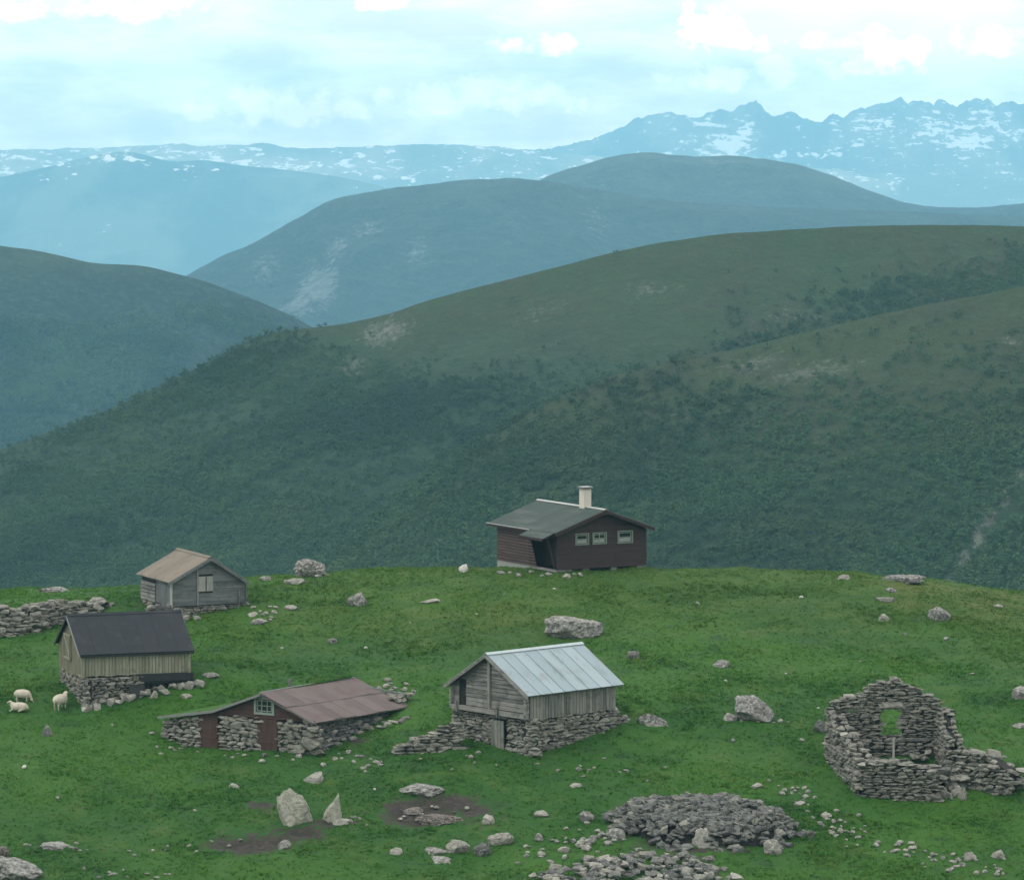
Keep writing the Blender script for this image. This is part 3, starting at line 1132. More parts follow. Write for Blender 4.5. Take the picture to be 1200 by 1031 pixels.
def roof_slope(parent, m, O, along, L, run, drop, sheet_w, rows=1, kind='corr', th=.012, jit=.01, pitch=.11, name='roof_sheet', amp=.014, lenj=.0, under=None):
    """sheets laid down a slope: O is the ridge corner, `along` the ridge direction, run a horizontal vector down the slope"""
    O, along, run = Vector(O), Vector(along).normalized(), Vector(run)
    V = run + Vector((0, 0, -drop))
    SL = V.length
    V.normalize()
    N = along.cross(V)
    if N.z < 0:
        N = -N
    if under:
        MB().prism([(0.02, 0), (L - .02, 0), (L - .02, SL - .03), (.02, SL - .03)], O, along, V, N, -.07, -.012).build('roof_deck', under, parent)
    n = max(1, int(round(L / sheet_w)))
    w = L / n
    for r_ in range(rows):
        for i in range(n):
            l0 = SL * r_ / rows - (.06 if r_ else 0)
            ln = SL / rows + (.06 if r_ else 0) + random.uniform(-lenj, lenj)
            lift = random.uniform(0, jit) + (rows - 1 - r_) * .018
            mb = MB()
            if kind == 'corr':
                mb.corr(O + along * (w * i) + V * l0 + N * lift, along, V, N, w + (.02 if i < n - 1 else 0), ln, pitch, amp, .006)
            else:
                mb.prism([(w * i + .003, l0), (w * (i + 1) - .003, l0), (w * (i + 1) - .003, l0 + ln), (w * i + .003, l0 + ln)], O, along, V, N, lift, lift + th)
                if kind == 'seam' and i:
                    mb.prism([(w * i - .02, l0), (w * i + .025, l0), (w * i + .025, l0 + ln), (w * i - .02, l0 + ln)], O, along, V, N, lift + th, lift + th + .03)
            mb.build(name, m, parent)
    return V, N, SL


def window(parent, c, U, N, w, h, frame_m, glass_m, bars=(1, 1), curtain=None, trim=.07):
    """framed window with panes; c is the centre on the wall face"""
    c, U, N = Vector(c), Vector(U), Vector(N)
    f = MB()
    Z = (0, 0, 1)
    for (a0, a1, b0, b1) in ((-w / 2, w / 2, h / 2 - trim, h / 2), (-w / 2, w / 2, -h / 2, -h / 2 + trim), (-w / 2, -w / 2 + trim, -h / 2 + trim, h / 2 - trim), (w / 2 - trim, w / 2, -h / 2 + trim, h / 2 - trim)):
        f.prism([(a0, b0), (a1, b0), (a1, b1), (a0, b1)], c, U, Z, N, -.02, .045)
    fo = f.build('window', frame_m, parent)
    iw, ih = w - 2 * trim, h - 2 * trim
    g = .05
    s = MB()
    for (a0, a1, b0, b1) in ((-iw / 2 + g, iw / 2 - g, ih / 2 - g - .035, ih / 2 - g), (-iw / 2 + g, iw / 2 - g, -ih / 2 + g, -ih / 2 + g + .035), (-iw / 2 + g, -iw / 2 + g + .035, -ih / 2 + g + .035, ih / 2 - g - .035), (iw / 2 - g - .035, iw / 2 - g, -ih / 2 + g + .035, ih / 2 - g - .035)):
        s.prism([(a0, b0), (a1, b0), (a1, b1), (a0, b1)], c, U, Z, N, -.03, .012)
    s.build('sash', frame_m, fo)
    nb = MB()
    for i in range(1, bars[0] + 1):
        x = -iw / 2 + iw * i / (bars[0] + 1)
        nb.prism([(x - .018, -ih / 2), (x + .018, -ih / 2), (x + .018, ih / 2), (x - .018, ih / 2)], c, U, Z, N, -.025, .004)
    for i in range(1, bars[1] + 1):
        z = -ih / 2 + ih * i / (bars[1] + 1)
        nb.prism([(-iw / 2, z - .015), (iw / 2, z - .015), (iw / 2, z + .015), (-iw / 2, z + .015)], c, U, Z, N, -.027, .002)
    if nb.v:
        nb.build('glazing_bar', frame_m, fo)
    MB().prism([(-iw / 2, -ih / 2), (iw / 2, -ih / 2), (iw / 2, ih / 2), (-iw / 2, ih / 2)], c, U, Z, N, -.05, -.04).build('pane', glass_m, fo)
    if curtain:
        MB().prism([(-iw / 2 + .02, -ih / 2 + .02), (iw / 2 - .02, -ih / 2 + .02), (iw / 2 - .02, -ih / 2 + ih * .45), (-iw / 2 + .02, -ih / 2 + ih * .4)], c, U, Z, N, -.039, -.034).build('curtain', curtain, fo)
    return fo


M['brown_board'] = wood_mat('brown_siding', (.036, .024, .023), (.046, .032, .030), (.020, .014, .013), 'x', .35)
M['brown_long'] = wood_mat('brown_siding_faded', (.070, .048, .044), (.090, .066, .060), (.03, .022, .02), 'y', .3)
M['brown_dark'] = plain('dark_brown_paint', (.022, .014, .012))
M['fascia_brown'] = plain('brown_trim', (.030, .018, .016))
M['green_roof'] = metal_mat('green_roofing', (.022, .046, .038), (.034, .060, .050), (.075, .10, .085), .5, .6, (1, .25, 1))
M['roof_metal_trim'] = plain('pale_metal_trim', (.30, .33, .31), .5)
M['concrete'] = plain('grey_foundation', (.22, .24, .22))
M['cream'] = plain('cream_render', (.50, .49, .42), .9, .15)
M['cap'] = plain('chimney_cap', (.10, .11, .10))
M['frame_green'] = plain('pale_green_frame', (.20, .25, .21))
M['curtain'] = plain('pale_curtain', (.26, .29, .27))
gl = NT('window_glass')
M['glass'] = gl.done((.012, .018, .020), .08)
gl.b.inputs['Specular IOR Level'].default_value = .5
M['white_frame'] = plain('white_window_paint', (.50, .53, .47), .7, .2)
M['grey_wood_x'] = wood_mat('weathered_boards_flat', (.095, .100, .093), (.23, .235, .215), (.035, .037, .035), 'y', .6)
M['grey_wood_z'] = wood_mat('weathered_boards_upright', (.105, .115, .105), (.22, .23, .20), (.045, .048, .044), 'z', .5)
M['blue_wood'] = wood_mat('grey_boards_glare_tint', (.085, .100, .102), (.150, .168, .168), (.045, .055, .060), 'x', .5)  # grey boards with bluish glare put into their colour
M['glare_wood_z'] = wood_mat('grey_upright_glare_tint', (.085, .102, .102), (.150, .168, .164), (.045, .055, .058), 'z', .5)  # same glare tint in the upright boards
M['pale_wood'] = wood_mat('bleached_boards', (.24, .26, .24), (.33, .34, .31), (.12, .13, .12), 'z', .4)
M['olive_wood'] = wood_mat('olive_boards', (.125, .125, .080), (.170, .165, .105), (.07, .07, .045), 'z', .35)
M['olive_pale'] = wood_mat('olive_pale_boards', (.19, .20, .145), (.27, .28, .215), (.09, .095, .07), 'z', .45)
M['tin'] = metal_mat('zinc_sheet', (.25, .34, .37), (.32, .41, .44), (.13, .15, .14), .55, .5, (1, .15, 1))
M['tin_edge'] = plain('zinc_trim', (.34, .42, .43), .5)
M['rust_tan'] = metal_mat('tan_rusted_sheet', (.165, .150, .118), (.21, .19, .15), (.115, .085, .058), .6, .8)
M['rust_purple'] = metal_mat('rust_brown_sheet', (.108, .088, .083), (.155, .130, .122), (.085, .050, .045), .6, .75)
M['black_felt'] = metal_mat('black_roof_sheet', (.013, .018, .023), (.017, .021, .027), (.034, .039, .046), .5, .75)
M['black_trim_shade'] = plain('black_trim_and_shade', (.014, .017, .019), .7)  # black edge boards, and the painted shade of the footing recess
M['red_door'] = wood_mat('red_brown_planks', (.055, .031, .025), (.070, .041, .033), (.045, .022, .018), 'z', .4)
M['red_board'] = wood_mat('red_brown_boards', (.050, .029, .025), (.066, .039, .034), (.04, .02, .018), 'y', .4)
M['edge_grey'] = plain('grey_edge_board', (.17, .185, .18))
M['sod'] = ground_mat()
X_, Y_, Z_ = Vector((1, 0, 0)), Vector((0, 1, 0)), Vector((0, 0, 1))

# ================================================================== BROWN CABIN on the crest
p = G(652, 671)
E = empty('brown_cabin', (p.x, p.y, p.z), R(29.4), 'dark brown wooden cabin with green roof and cream chimney alone on the crest', 'cabin')
CW, CL, HW, AP = 5.55, 6.4, 2.15, 3.12
sl = (AP - HW) / (CW / 2)
gtop = lambda x: AP - abs(x - CW / 2) * sl
F0 = .14
wins = [(1.14, 1.97, 1.40, 2.02), (2.20, 3.06, 1.40, 2.02), (3.74, 4.69, 1.37, 2.05)]
xl_ = lambda z: 0.0 if z < HW else (z - HW) / sl
xr_ = lambda z: CW if z < HW else CW - (z - HW) / sl
bk = MB()
bk.prism([(0.02, F0), (CW - .02, F0), (CW - .02, HW - .03), (CW / 2, AP - .03), (.02, HW - .03)], (0, 0, 0), X_, Z_, -Y_, -.12, -.06)
bk.build('wall', M['brown_dark'], E)
boards_h(E, M['brown_board'], 'board', (0, 0, 0), X_, -Y_, F0, AP - .05, .15, xl_, xr_, wins, gap=.008)
bk = MB()
bk.prism([(0, F0), (CW, F0), (CW, HW - .03), (CW / 2, AP - .03), (0, HW - .03)], (0, CL, 0), X_, Z_, Y_, -.08, .0)
bk.build('wall', M['brown_board'], E)
MB().prism([(.0, F0), (CL - .1, F0), (CL - .1, HW - .05), (.0, HW - .05)], (CW, 0.0, 0), Y_, Z_, X_, -.08, 0).build('wall', M['brown_board'], E)
# long wall with the slanting end of its siding
MB().prism([(3.0, F0), (CL - .09, F0), (CL - .09, HW - .05), (3.0, HW - .05)], (0, 0, 0), Y_, Z_, -X_, -.10, -.01).build('wall', M['brown_dark'], E)
boards_h(E, M['brown_long'], 'board', (0, 0, 0), Y_, -X_, F0, HW - .06, .15, lambda z: 1.95 + 1.0 * z / 2.1, lambda z: CL, (), gap=.045, th=.035)
MB().prism([(0.0, F0), (3.0, F0), (3.0, HW + .25), (0, HW + .25)], (.95, 0, 0), Y_, Z_, -X_, -.08, 0).build('porch_wall', M['fascia_brown'], E)
MB().box((.47, 3.04, 1.2), (.94, .06, 2.1)).build('porch_wall', M['brown_dark'], E)
dr = MB().prism([(1.0, F0), (1.85, F0), (1.85, 1.95), (1.0, 1.95)], (.95, 0, 0), Y_, Z_, -X_, .003, .05).build('door', M['fascia_brown'], E)
MB().box((.88, 1.08, 1.05), (.06, .03, .12)).build('handle', M['cap'], dr)
MB().box((.47, 1.5, .07), (1.0, 2.95, .10)).build('porch_floor', M['grey_wood_x'], E)
MB().bar((-.02, .06, 1.72), (-.02, 2.7, 1.72), .07, .10).build('porch_rail', M['brown_dark'], E)
MB().bar((-.55, .12, 2.02), (-.05, .12, .25), .09).build('porch_brace', M['brown_dark'], E)
# foundation
MB().prism([(2.0, -1.1), (CL, -1.1), (CL, F0 - .01), (2.0, F0 - .01)], (0, 0, 0), Y_, Z_, -X_, -.2, .0).build('foundation', M['concrete'], E)
for x in (.25, 1.9, 3.6, 5.2):
    MB().box((x, .25, -.22), (.35, .3, .70)).build('foundation_pier', M['concrete'], E)
MB().box((CW / 2, 3.2, -.25), (CW - .5, 5.2, .74)).build('underfloor', M['core'], E)
for (w0, w1, z0, z1) in wins:
    window(E, ((w0 + w1) / 2, -.025, (z0 + z1) / 2), X_, -Y_, w1 - w0, z1 - z0, M['frame_green'], M['glass'], (1, 1) if w0 > 2 and w0 < 3 else (0, 1), M['curtain'], .045)
# roof
ov = .38
roof_slope(E, M['green_roof'], (CW / 2, -.48, AP + .11), Y_, CL + .9, (-(CW / 2 + ov), 0, 0), sl * (CW / 2 + ov), .86, 1, 'corr', pitch=.16, amp=.018, under=M['fascia_brown'])
roof_slope(E, M['green_roof'], (CW / 2, -.48, AP + .11), Y_, CL + .9, (CW / 2 + .22, 0, 0), sl * (CW / 2 + .22), .86, 1, 'corr', pitch=.16, amp=.018, under=M['fascia_brown'])
roof_slope(E, M['green_roof'], (-.30, -.35, AP + .10 - sl * (CW / 2 + .30)), Y_, 2.55, (-.75, 0, 0), sl * .75 + .03, .86, 1, 'corr', pitch=.16, amp=.018, under=M['fascia_brown'], name='porch_roof_sheet')
MB().prism([(-.13, -.055), (0, 0), (.13, -.055), (.13, -.03), (0, .025), (-.13, -.03)], (CW / 2, -.5, AP + .165), X_, Z_, Y_, 0, CL + .94).build('ridge_cap', M['roof_metal_trim'], E)
for sgn, e in ((-1, ov), (1, .22)):
    dx = CW / 2 + e
    MB().prism([(0, .07), (0, -.11), (sgn * dx, -.11 - sl * dx), (sgn * dx, .07 - sl * dx)], (CW / 2, -.50, AP + .04), X_, Z_, -Y_, 0, .035).build('verge_board', M['fascia_brown'], E)
    MB().prism([(0, .07), (0, -.11), (sgn * dx, -.11 - sl * dx), (sgn * dx, .07 - sl * dx)], (CW / 2, CL + .46, AP + .04), X_, Z_, -Y_, 0, .035).build('verge_board', M['fascia_brown'], E)
ez = AP + .05 - sl * (CW / 2 + ov)
MB().box((-ov - .02, (2.2 + CL + .42) / 2, ez), (.03, CL + .42 - 2.2, .14)).build('eave_board', M['fascia_brown'], E)
MB().box((-ov - .045, (2.2 + CL + .42) / 2, ez + .065), (.03, CL + .42 - 2.2, .045)).build('eave_trim', M['roof_metal_trim'], E)
ez2 = AP + .04 - sl * (CW / 2 + 1.05)
MB().box((-1.06, .92, ez2 - .02), (.03, 2.5, .12)).build('eave_board', M['fascia_brown'], E)
# chimney
cy_ = 1.75
ch = MB().box((CW / 2 + .02, cy_, AP + .45), (.47, .47, 1.3)).build('chimney', M['cream'], E)
MB().box((CW / 2 + .02, cy_, AP + 1.14), (.66, .66, .06)).build('chimney_cap', M['cap'], ch)
MB().box((CW / 2 + .02, cy_, AP + 1.20), (.58, .58, .03)).build('cap_plate', M['roof_metal_trim'], ch)

# ================================================================== METAL-ROOFED BARN
p = G(620, 885)
E = empty('metal_roofed_barn', (p.x, p.y, p.z), R(43), 'weathered grey timber barn with pale sheet metal roof on a high dry stone base', 'barn')
BL, BW, SB, HWB, APB = 5.4, 5.0, 1.62, 2.84, 4.32
sb = (APB - HWB) / (BW / 2)
gt = lambda y: APB - .06 - abs(y - BW / 2) * sb
yl = lambda z: .0 if z < HWB else (z - HWB) / sb
yr = lambda z: BW if z < HWB else BW - (z - HWB) / sb
MB().prism([(.02, SB), (BW - .02, SB), (BW - .02, HWB - .05), (BW / 2, APB - .1), (.02, HWB - .05)], (0, 0, 0), Y_, Z_, -X_, -.09, -.02).build('wall', M['core'], E)
MB().prism([(.1, SB), (BL - .02, SB), (BL - .02, HWB - .03), (.1, HWB - .03)], (0, 0, 0), X_, Z_, -Y_, -.09, -.02).build('wall', M['core'], E)
boards_h(E, M['grey_wood_x'], 'plank', (0, 0, 0), Y_, -X_, SB + .25, APB - .12, .19, yl, yr, [(4.1, 4.6, SB + .3, 3.0)], th=.05, gap=.02, jit=.03)
boards_v(E, M['grey_wood_z'], 'plank', (0, 0, 0), X_, -Y_, .02, BL, .20, lambda x: SB - .02, lambda x: HWB - .02, th=.03, gap=.018, jit=.03, ragged=.10)
MB().prism([(.0, SB), (BW, SB), (BW, HWB - .05), (BW / 2, APB - .1), (.0, HWB - .05)], (BL, 0, 0), Y_, Z_, X_, -.06, 0).build('wall', M['grey_wood_x'], E)
MB().prism([(.0, SB), (BL - .07, SB), (BL - .07, HWB - .05), (.0, HWB - .05)], (0, BW, 0), X_, Z_, Y_, -.06, 0).build('wall', M['grey_wood_z'], E)
MB().bar((-.10, BW / 2, SB - .02), (-.10, BW / 2, APB - .16), .15).build('pole', M['grey_wood_z'], E)
MB().bar((-.16, -.05, SB + .11), (-.16, BW + .05, SB + .13), .20, .20).build('sill_beam', M['grey_wood_x'], E)
for y, zt in ((4.45, .42), (1.75, .38)):
    MB().bar((-.31, y, SB - .06), (-.31, y + .05, SB + zt), .10).build('peg', M['grey_wood_z'], E)
for y in (.02, BW - .02):                                             # crossing log ends at the corners
    for k in range(7):
        MB().box((-.15, y, SB + .12 + k * .18), (.22, .13, .13)).build('log_end', M['grey_wood_x'], E)
rl = BL + .62
Vd, Nd, SL_ = roof_slope(E, M['tin'], (-.34, BW / 2, APB + .04), X_, rl, (0, -(BW / 2 + .30), 0), sb * (BW / 2 + .30), .72, 1, 'seam', th=.012, jit=.004, under=M['grey_wood_x'])
roof_slope(E, M['tin'], (-.34, BW / 2, APB + .04), X_, rl, (0, BW / 2 + .30, 0), sb * (BW / 2 + .30), .72, 1, 'seam', th=.012, jit=.004, under=M['grey_wood_x'])
MB().prism([(-.16, -.085), (0, 0), (.16, -.085), (.16, -.07), (0, .02), (-.16, -.07)], (-.37, BW / 2, APB + .085), Y_, Z_, X_, 0, rl + .05).build('ridge_cap', M['tin_edge'], E)
for sgn in (-1, 1):
    dy = BW / 2 + .30
    MB().prism([(0, .02), (0, -.14), (sgn * dy, -.14 - sb * dy), (sgn * dy, .02 - sb * dy)], (-.345, BW / 2, APB), Y_, Z_, -X_, 0, .035).build('verge_board', M['grey_wood_x'], E)
pc = Pieces()
stone_run(pc, E, (.28, 1.45), (.28, -.12), SB, .62, 'stone', wmin=.22, wmax=.55, both=False, batter=.06)
stone_run(pc, E, (.28, BW + .1), (.28, 2.42), SB - .03, .62, 'stone', wmin=.22, wmax=.55, both=False, batter=.06)
stone_run(pc, E, (-.02, .26), (BL + .75, .26), lambda s: lerp_tab(s, [(0, SB), (5.6, SB), (5.9, SB - .35), (6.3, SB - .7)]), .62, 'stone', wmin=.22, wmax=.58, both=False, batter=.06)
q0, q1 = w2l(E, G(464, 884)), w2l(E, G(530, 876))
hz0 = q1.z
stone_run(pc, E, (q0.x, q0.y), (q1.x + .1, q1.y), lambda s: q0.z + lerp_tab(s, [(0, .35), (1.2, .75), (2.2, 1.15), (3, 1.6)]), .8, 'stone', wmin=.25, wmax=.7, batter=.1, pale=.15)
pc.flush(E)
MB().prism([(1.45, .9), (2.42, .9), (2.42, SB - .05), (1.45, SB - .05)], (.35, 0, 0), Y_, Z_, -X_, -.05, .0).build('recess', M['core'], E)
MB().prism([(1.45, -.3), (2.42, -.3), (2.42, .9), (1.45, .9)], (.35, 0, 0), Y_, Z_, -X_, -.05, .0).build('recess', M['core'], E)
MB().bar((-.02, 1.35, SB - .08), (-.02, 2.52, SB - .08), .22, .12).build('lintel', M['grey_wood_x'], E)
dj = link('door', None, None, E, (-.10, 0, 0))
for k in range(4):
    y = 1.52 + k * .21
    MB().prism([(y, -.2 + random.uniform(0, .06)), (y + .19, -.2), (y + .22, 1.36), (y + .03, 1.40)], (0, 0, 0), Y_, Z_, -X_, 0, .03 + random.uniform(0, .015)).build('plank', M['grey_wood_z'], dj)

# ================================================================== BLACK-ROOFED BARN
p = G(97, 828)
E = empty('black_roofed_barn', (p.x, p.y, p.z), R(19), 'small barn with smooth black roof and pale olive board walls on a stone footing', 'barn')
BL, BW, SB, HWB, APB = 5.2, 4.9, 1.45, 2.55, 4.02
sb = (APB - HWB) / (BW / 2)
MB().prism([(.02, SB - .1), (BW, SB - .1), (BW, HWB - .05), (BW / 2, APB - .1), (.02, HWB - .05)], (0, 0, 0), Y_, Z_, -X_, -.09, -.02).build('wall', M['core'], E)
MB().prism([(.1, SB - .1), (BL - .02, SB - .1), (BL - .02, HWB - .03), (.1, HWB - .03)], (0, 0, 0), X_, Z_, -Y_, -.09, -.02).build('wall', M['core'], E)
gt2 = lambda y: APB - .05 - abs(y - BW / 2) * sb
boards_v(E, M['olive_wood'], 'board', (0, 0, 0), Y_, -X_, .0, BW, .20, lambda y: SB - .12, gt2, th=.03, gap=.008, jit=.008, ragged=.1)
boards_v(E, M['olive_pale'], 'board', (0, 0, 0), X_, -Y_, .0, BL, .165, lambda x: SB - .02, lambda x: HWB - .02, th=.03, gap=.018, jit=.02, ragged=.07)
MB().prism([(.0, SB), (BW, SB), (BW, HWB - .05), (BW / 2, APB - .1), (.0, HWB - .05)], (BL, 0, 0), Y_, Z_, X_, -.06, 0).build('wall', M['olive_wood'], E)
MB().prism([(.0, SB), (BL - .07, SB), (BL - .07, HWB - .05), (.0, HWB - .05)], (0, BW, 0), X_, Z_, Y_, -.06, 0).build('wall', M['olive_wood'], E)
MB().bar((0.0, -.05, SB - .12), (0.0, -.05, HWB - .05), .12).build('corner_board', M['olive_pale'], E)
MB().bar((BL - .05, -.05, SB - .05), (BL - .05, -.05, HWB - .05), .12).build('corner_board', M['olive_pale'], E)
# braced hatch in the gable
ht = MB().prism([(2.2, 1.95), (3.5, 1.95), (3.5, 3.1), (2.2, 3.1)], (0, 0, 0), Y_, Z_, -X_, .045, .075).build('hatch', M['olive_wood'], E)
for a, b in (((2.15, 3.08), (3.55, 3.08)), ((2.15, 1.97), (3.55, 1.97)), ((2.25, 2.02), (3.45, 3.02)), ((2.2, 2.02), (2.2, 3.02)), ((3.5, 2.02), (3.5, 3.02))):
    MB().bar((-.10, a[0], a[1]), (-.10, b[0], b[1]), .045, .10).build('brace', M['olive_pale'], ht)
for sgn in (-1, 1):
    roof_slope(E, M['black_felt'], (-.18, BW / 2, APB + .05), X_, BL + .36, (0, sgn * (BW / 2 + .24), 0), sb * (BW / 2 + .24), .80, 1, 'flat', th=.012, jit=.003, under=M['core'])
    dy = BW / 2 + .24
    MB().prism([(0, .03), (0, -.12), (sgn * dy, -.12 - sb * dy), (sgn * dy, .03 - sb * dy)], (-.19, BW / 2, APB), Y_, Z_, -X_, 0, .03).build('verge_board', M['edge_grey'] if sgn < 0 else M['black_trim_shade'], E)
MB().prism([(-.14, -.09), (0, 0), (.14, -.09), (.14, -.07), (0, .025), (-.14, -.07)], (-.2, BW / 2, APB + .08), Y_, Z_, X_, 0, BL + .4).build('ridge_cap', M['black_felt'], E)
MB().box((BL / 2, -.27, HWB - .17), (BL + .3, .02, .09)).build('eave_board', M['black_trim_shade'], E)
pc = Pieces()
stone_run(pc, E, (.25, BW), (.25, -.12), SB - .12, .6, 'stone', wmin=.2, wmax=.5, both=False)
stone_run(pc, E, (-.05, .24), (2.65, .24), lambda s: SB - .05, .6, 'stone', wmin=.22, wmax=.5, both=False)
stone_run(pc, E, (2.6, .6), (BL, .6), lambda s: SB - .5, .5, 'stone_dark', both=False)  # set-back footing, stones darkened for the recess shade
for k in range(26):                                                   # pale stones tumbled along the foot
    f = k / 25
    g_ = G(100 + 132 * f + random.uniform(-3, 3), 832 - 29 * f + random.uniform(-5, 3))
    q = w2l(E, g_)
    pc.add(random.choice(['block', 'slab']), 'stone_pale', q + Vector((0, 0, .08)), (random.uniform(.3, .6), random.uniform(.3, .5), random.uniform(.22, .42)), (random.uniform(-.2, .2), random.uniform(-.2, .2), random.uniform(0, 3)))
pc.flush(E)
MB().prism([(-.06, SB - .02), (-.10, SB - .38), (.0, SB - .55), (.03, SB - .55), (.03, SB - .02)], (2.70, .0, 0), Y_, Z_, X_, 0, 2.65).build('recess_shade_sheet', M['black_trim_shade'], E)  # black sheet standing in for the shade of the recess
MB().prism([(-.34, SB - 1.0), (-.10, SB - .54), (-.07, SB - .54), (-.30, SB - 1.02)], (2.2, -.02, 0), Y_, Z_, X_, 0, .75).build('recess_shade_sheet', M['black_trim_shade'], E)  # slanted black sheet, more of the painted recess shade

# ================================================================== GREY SHED above
p = G(201, 727)
E = empty('grey_shed', (p.x, p.y, p.z + .22), R(24.5), 'grey plank shed with tan rusty roof behind the black-roofed barn', 'shed')
GW, GL, SB, HL, HR, AX, APB = 4.05, 4.5, .50, 1.80, 1.58, 2.06, 2.88
sL, sR = (APB - HL) / AX, (APB - HR) / (GW - AX)
xl2 = lambda z: 0 if z < HL else (z - HL) / sL
xr2 = lambda z: GW if z < HR else GW - (z - HR) / sR
MB().prism([(.02, SB), (GW - .02, SB), (GW - .02, HR - .04), (AX, APB - .06), (.02, HL - .04)], (0, 0, 0), X_, Z_, -Y_, -.1, -.02).build('wall', M['core'], E)
MB().prism([(.1, SB), (GL, SB), (GL, HL - .03), (.1, HL - .03)], (0, 0, 0), Y_, Z_, -X_, -.1, -.02).build('wall', M['core'], E)
boards_h(E, M['blue_wood'], 'plank', (0, 0, 0), X_, -Y_, SB, APB - .08, .20, xl2, xr2, [(1.47, 2.25, 1.2, 1.98)], th=.03, gap=.007, jit=.012)
boards_v(E, M['glare_wood_z'], 'plank', (0, 0, 0), Y_, -X_, .05, 2.25, .19, lambda y: SB, lambda y: HL - .02, th=.03, gap=.02)
boards_h(E, M['grey_wood_x'], 'log', (0, 0, 0), Y_, -X_, SB, HL - .30, .20, lambda z: 2.27, lambda z: GL, th=.09, gap=.035)
MB().prism([(.0, SB), (GW, SB), (GW, HR - .05), (AX, APB - .1), (.0, HL - .05)], (0, GL, 0), X_, Z_, Y_, -.06, 0).build('wall', M['blue_wood'], E)
MB().prism([(.0, SB), (GL - .07, SB), (GL - .07, HR - .05), (.0, HR - .05)], (GW, 0, 0), Y_, Z_, X_, -.06, 0).build('wall', M['blue_wood'], E)
MB().bar((-.02, -.06, SB - .05), (-.02, -.06, HL - .1), .22, .05).build('corner_board', M['pale_wood'], E)
MB().bar((1.40, -.075, SB), (1.40, -.075, APB - .5), .07, .05).build('upright_board', M['pale_wood'], E)
MB().bar((GW - .42, -.075, SB - .05), (GW - .42, -.075, 1.2), .20, .04).build('upright_board', M['glare_wood_z'], E)
MB().bar((GW - .03, -.06, SB - .1), (GW - .03, -.06, HR - .1), .16, .05).build('corner_board', M['glare_wood_z'], E)
for x0, x1 in ((1.47, 1.85), (1.88, 2.25)):
    sh = MB().prism([(x0, 1.2), (x1, 1.2), (x1, 1.97), (x0, 1.97)], (0, 0, 0), X_, Z_, -Y_, .02, .05).build('shutter', M['pale_wood'], E)
MB().bar((1.865, -.07, 1.22), (1.865, -.07, 1.9), .04, .03).build('shutter_gap', M['core'], E)
roof_slope(E, M['rust_tan'], (AX, -.28, APB + .08), Y_, GL + .5, (-(AX + .26), 0, 0), sL * (AX + .26), .70, 1, 'corr', pitch=.13, amp=.014, jit=.012, lenj=.03, under=M['grey_wood_x'])
roof_slope(E, M['rust_tan'], (AX, -.28, APB + .08), Y_, GL + .5, (GW - AX + .12, 0, 0), sR * (GW - AX + .12), .70, 1, 'corr', pitch=.13, amp=.014, jit=.012, under=M['grey_wood_x'])
MB().prism([(-.15, -.085), (0, 0), (.12, -.085), (.12, -.06), (0, .025), (-.15, -.06)], (AX, -.3, APB + .12), X_, Z_, Y_, 0, GL + .54).build('ridge_cap', M['rust_tan'], E)
for sgn, dx, s_ in ((-1, AX + .26, sL), (1, GW - AX + .12, sR)):
    MB().prism([(0, .05), (0, -.10), (sgn * dx, -.10 - s_ * dx), (sgn * dx, .05 - s_ * dx)], (AX, -.29, APB + .02), X_, Z_, -Y_, 0, .03).build('verge_board', M['glare_wood_z'], E)
pc = Pieces()
stone_run(pc, E, (-.3, .22), (GW + .1, .22), SB, .55, 'stone', wmin=.22, wmax=.55, both=False)
stone_run(pc, E, (.2, GL), (.2, -.1), SB + .02, .55, 'stone', wmin=.22, wmax=.5, both=False)
stone_run(pc, E, (-.9, .9), (-.2, .2), SB + .05, .5, 'stone_dark')
for k in range(16):
    g_ = G(random.uniform(200, 245), random.uniform(722, 732))
    q = w2l(E, g_)
    pc.add('block', random.choice(['stone', 'stone_pale']), q + Vector((0, 0, .06)), (random.uniform(.3, .6), random.uniform(.3, .5), random.uniform(.2, .34)), (0, random.uniform(-.2, .2), random.uniform(0, 3)))
pc.flush(E)

# ================================================================== LOW HUT with rusty roof
p = G(362, 884)
E = empty('rust_roofed_hut', (p.x, p.y, p.z), R(59.5), 'low stone hut with rust brown sheet roof, red brown doors and a small white window', 'hut')
FW, HLn, RY, RZ, KY, KZ, EZ, LZ = 7.9, 7.6, 2.45, 2.58, 5.1, 1.62, 1.48, 1.14
roofz = lambda y: lerp_tab(y, [(-.35, EZ - .08), (RY, RZ), (KY, KZ), (8.1, LZ)])
MB().prism([(.1, .2), (FW - .1, .2), (FW - .1, LZ - .08), (KY, KZ - .1), (RY, RZ - .1), (.1, EZ + .02)], (0, 0, 0), Y_, Z_, -X_, -.30, -.22).build('wall', M['core'], E)
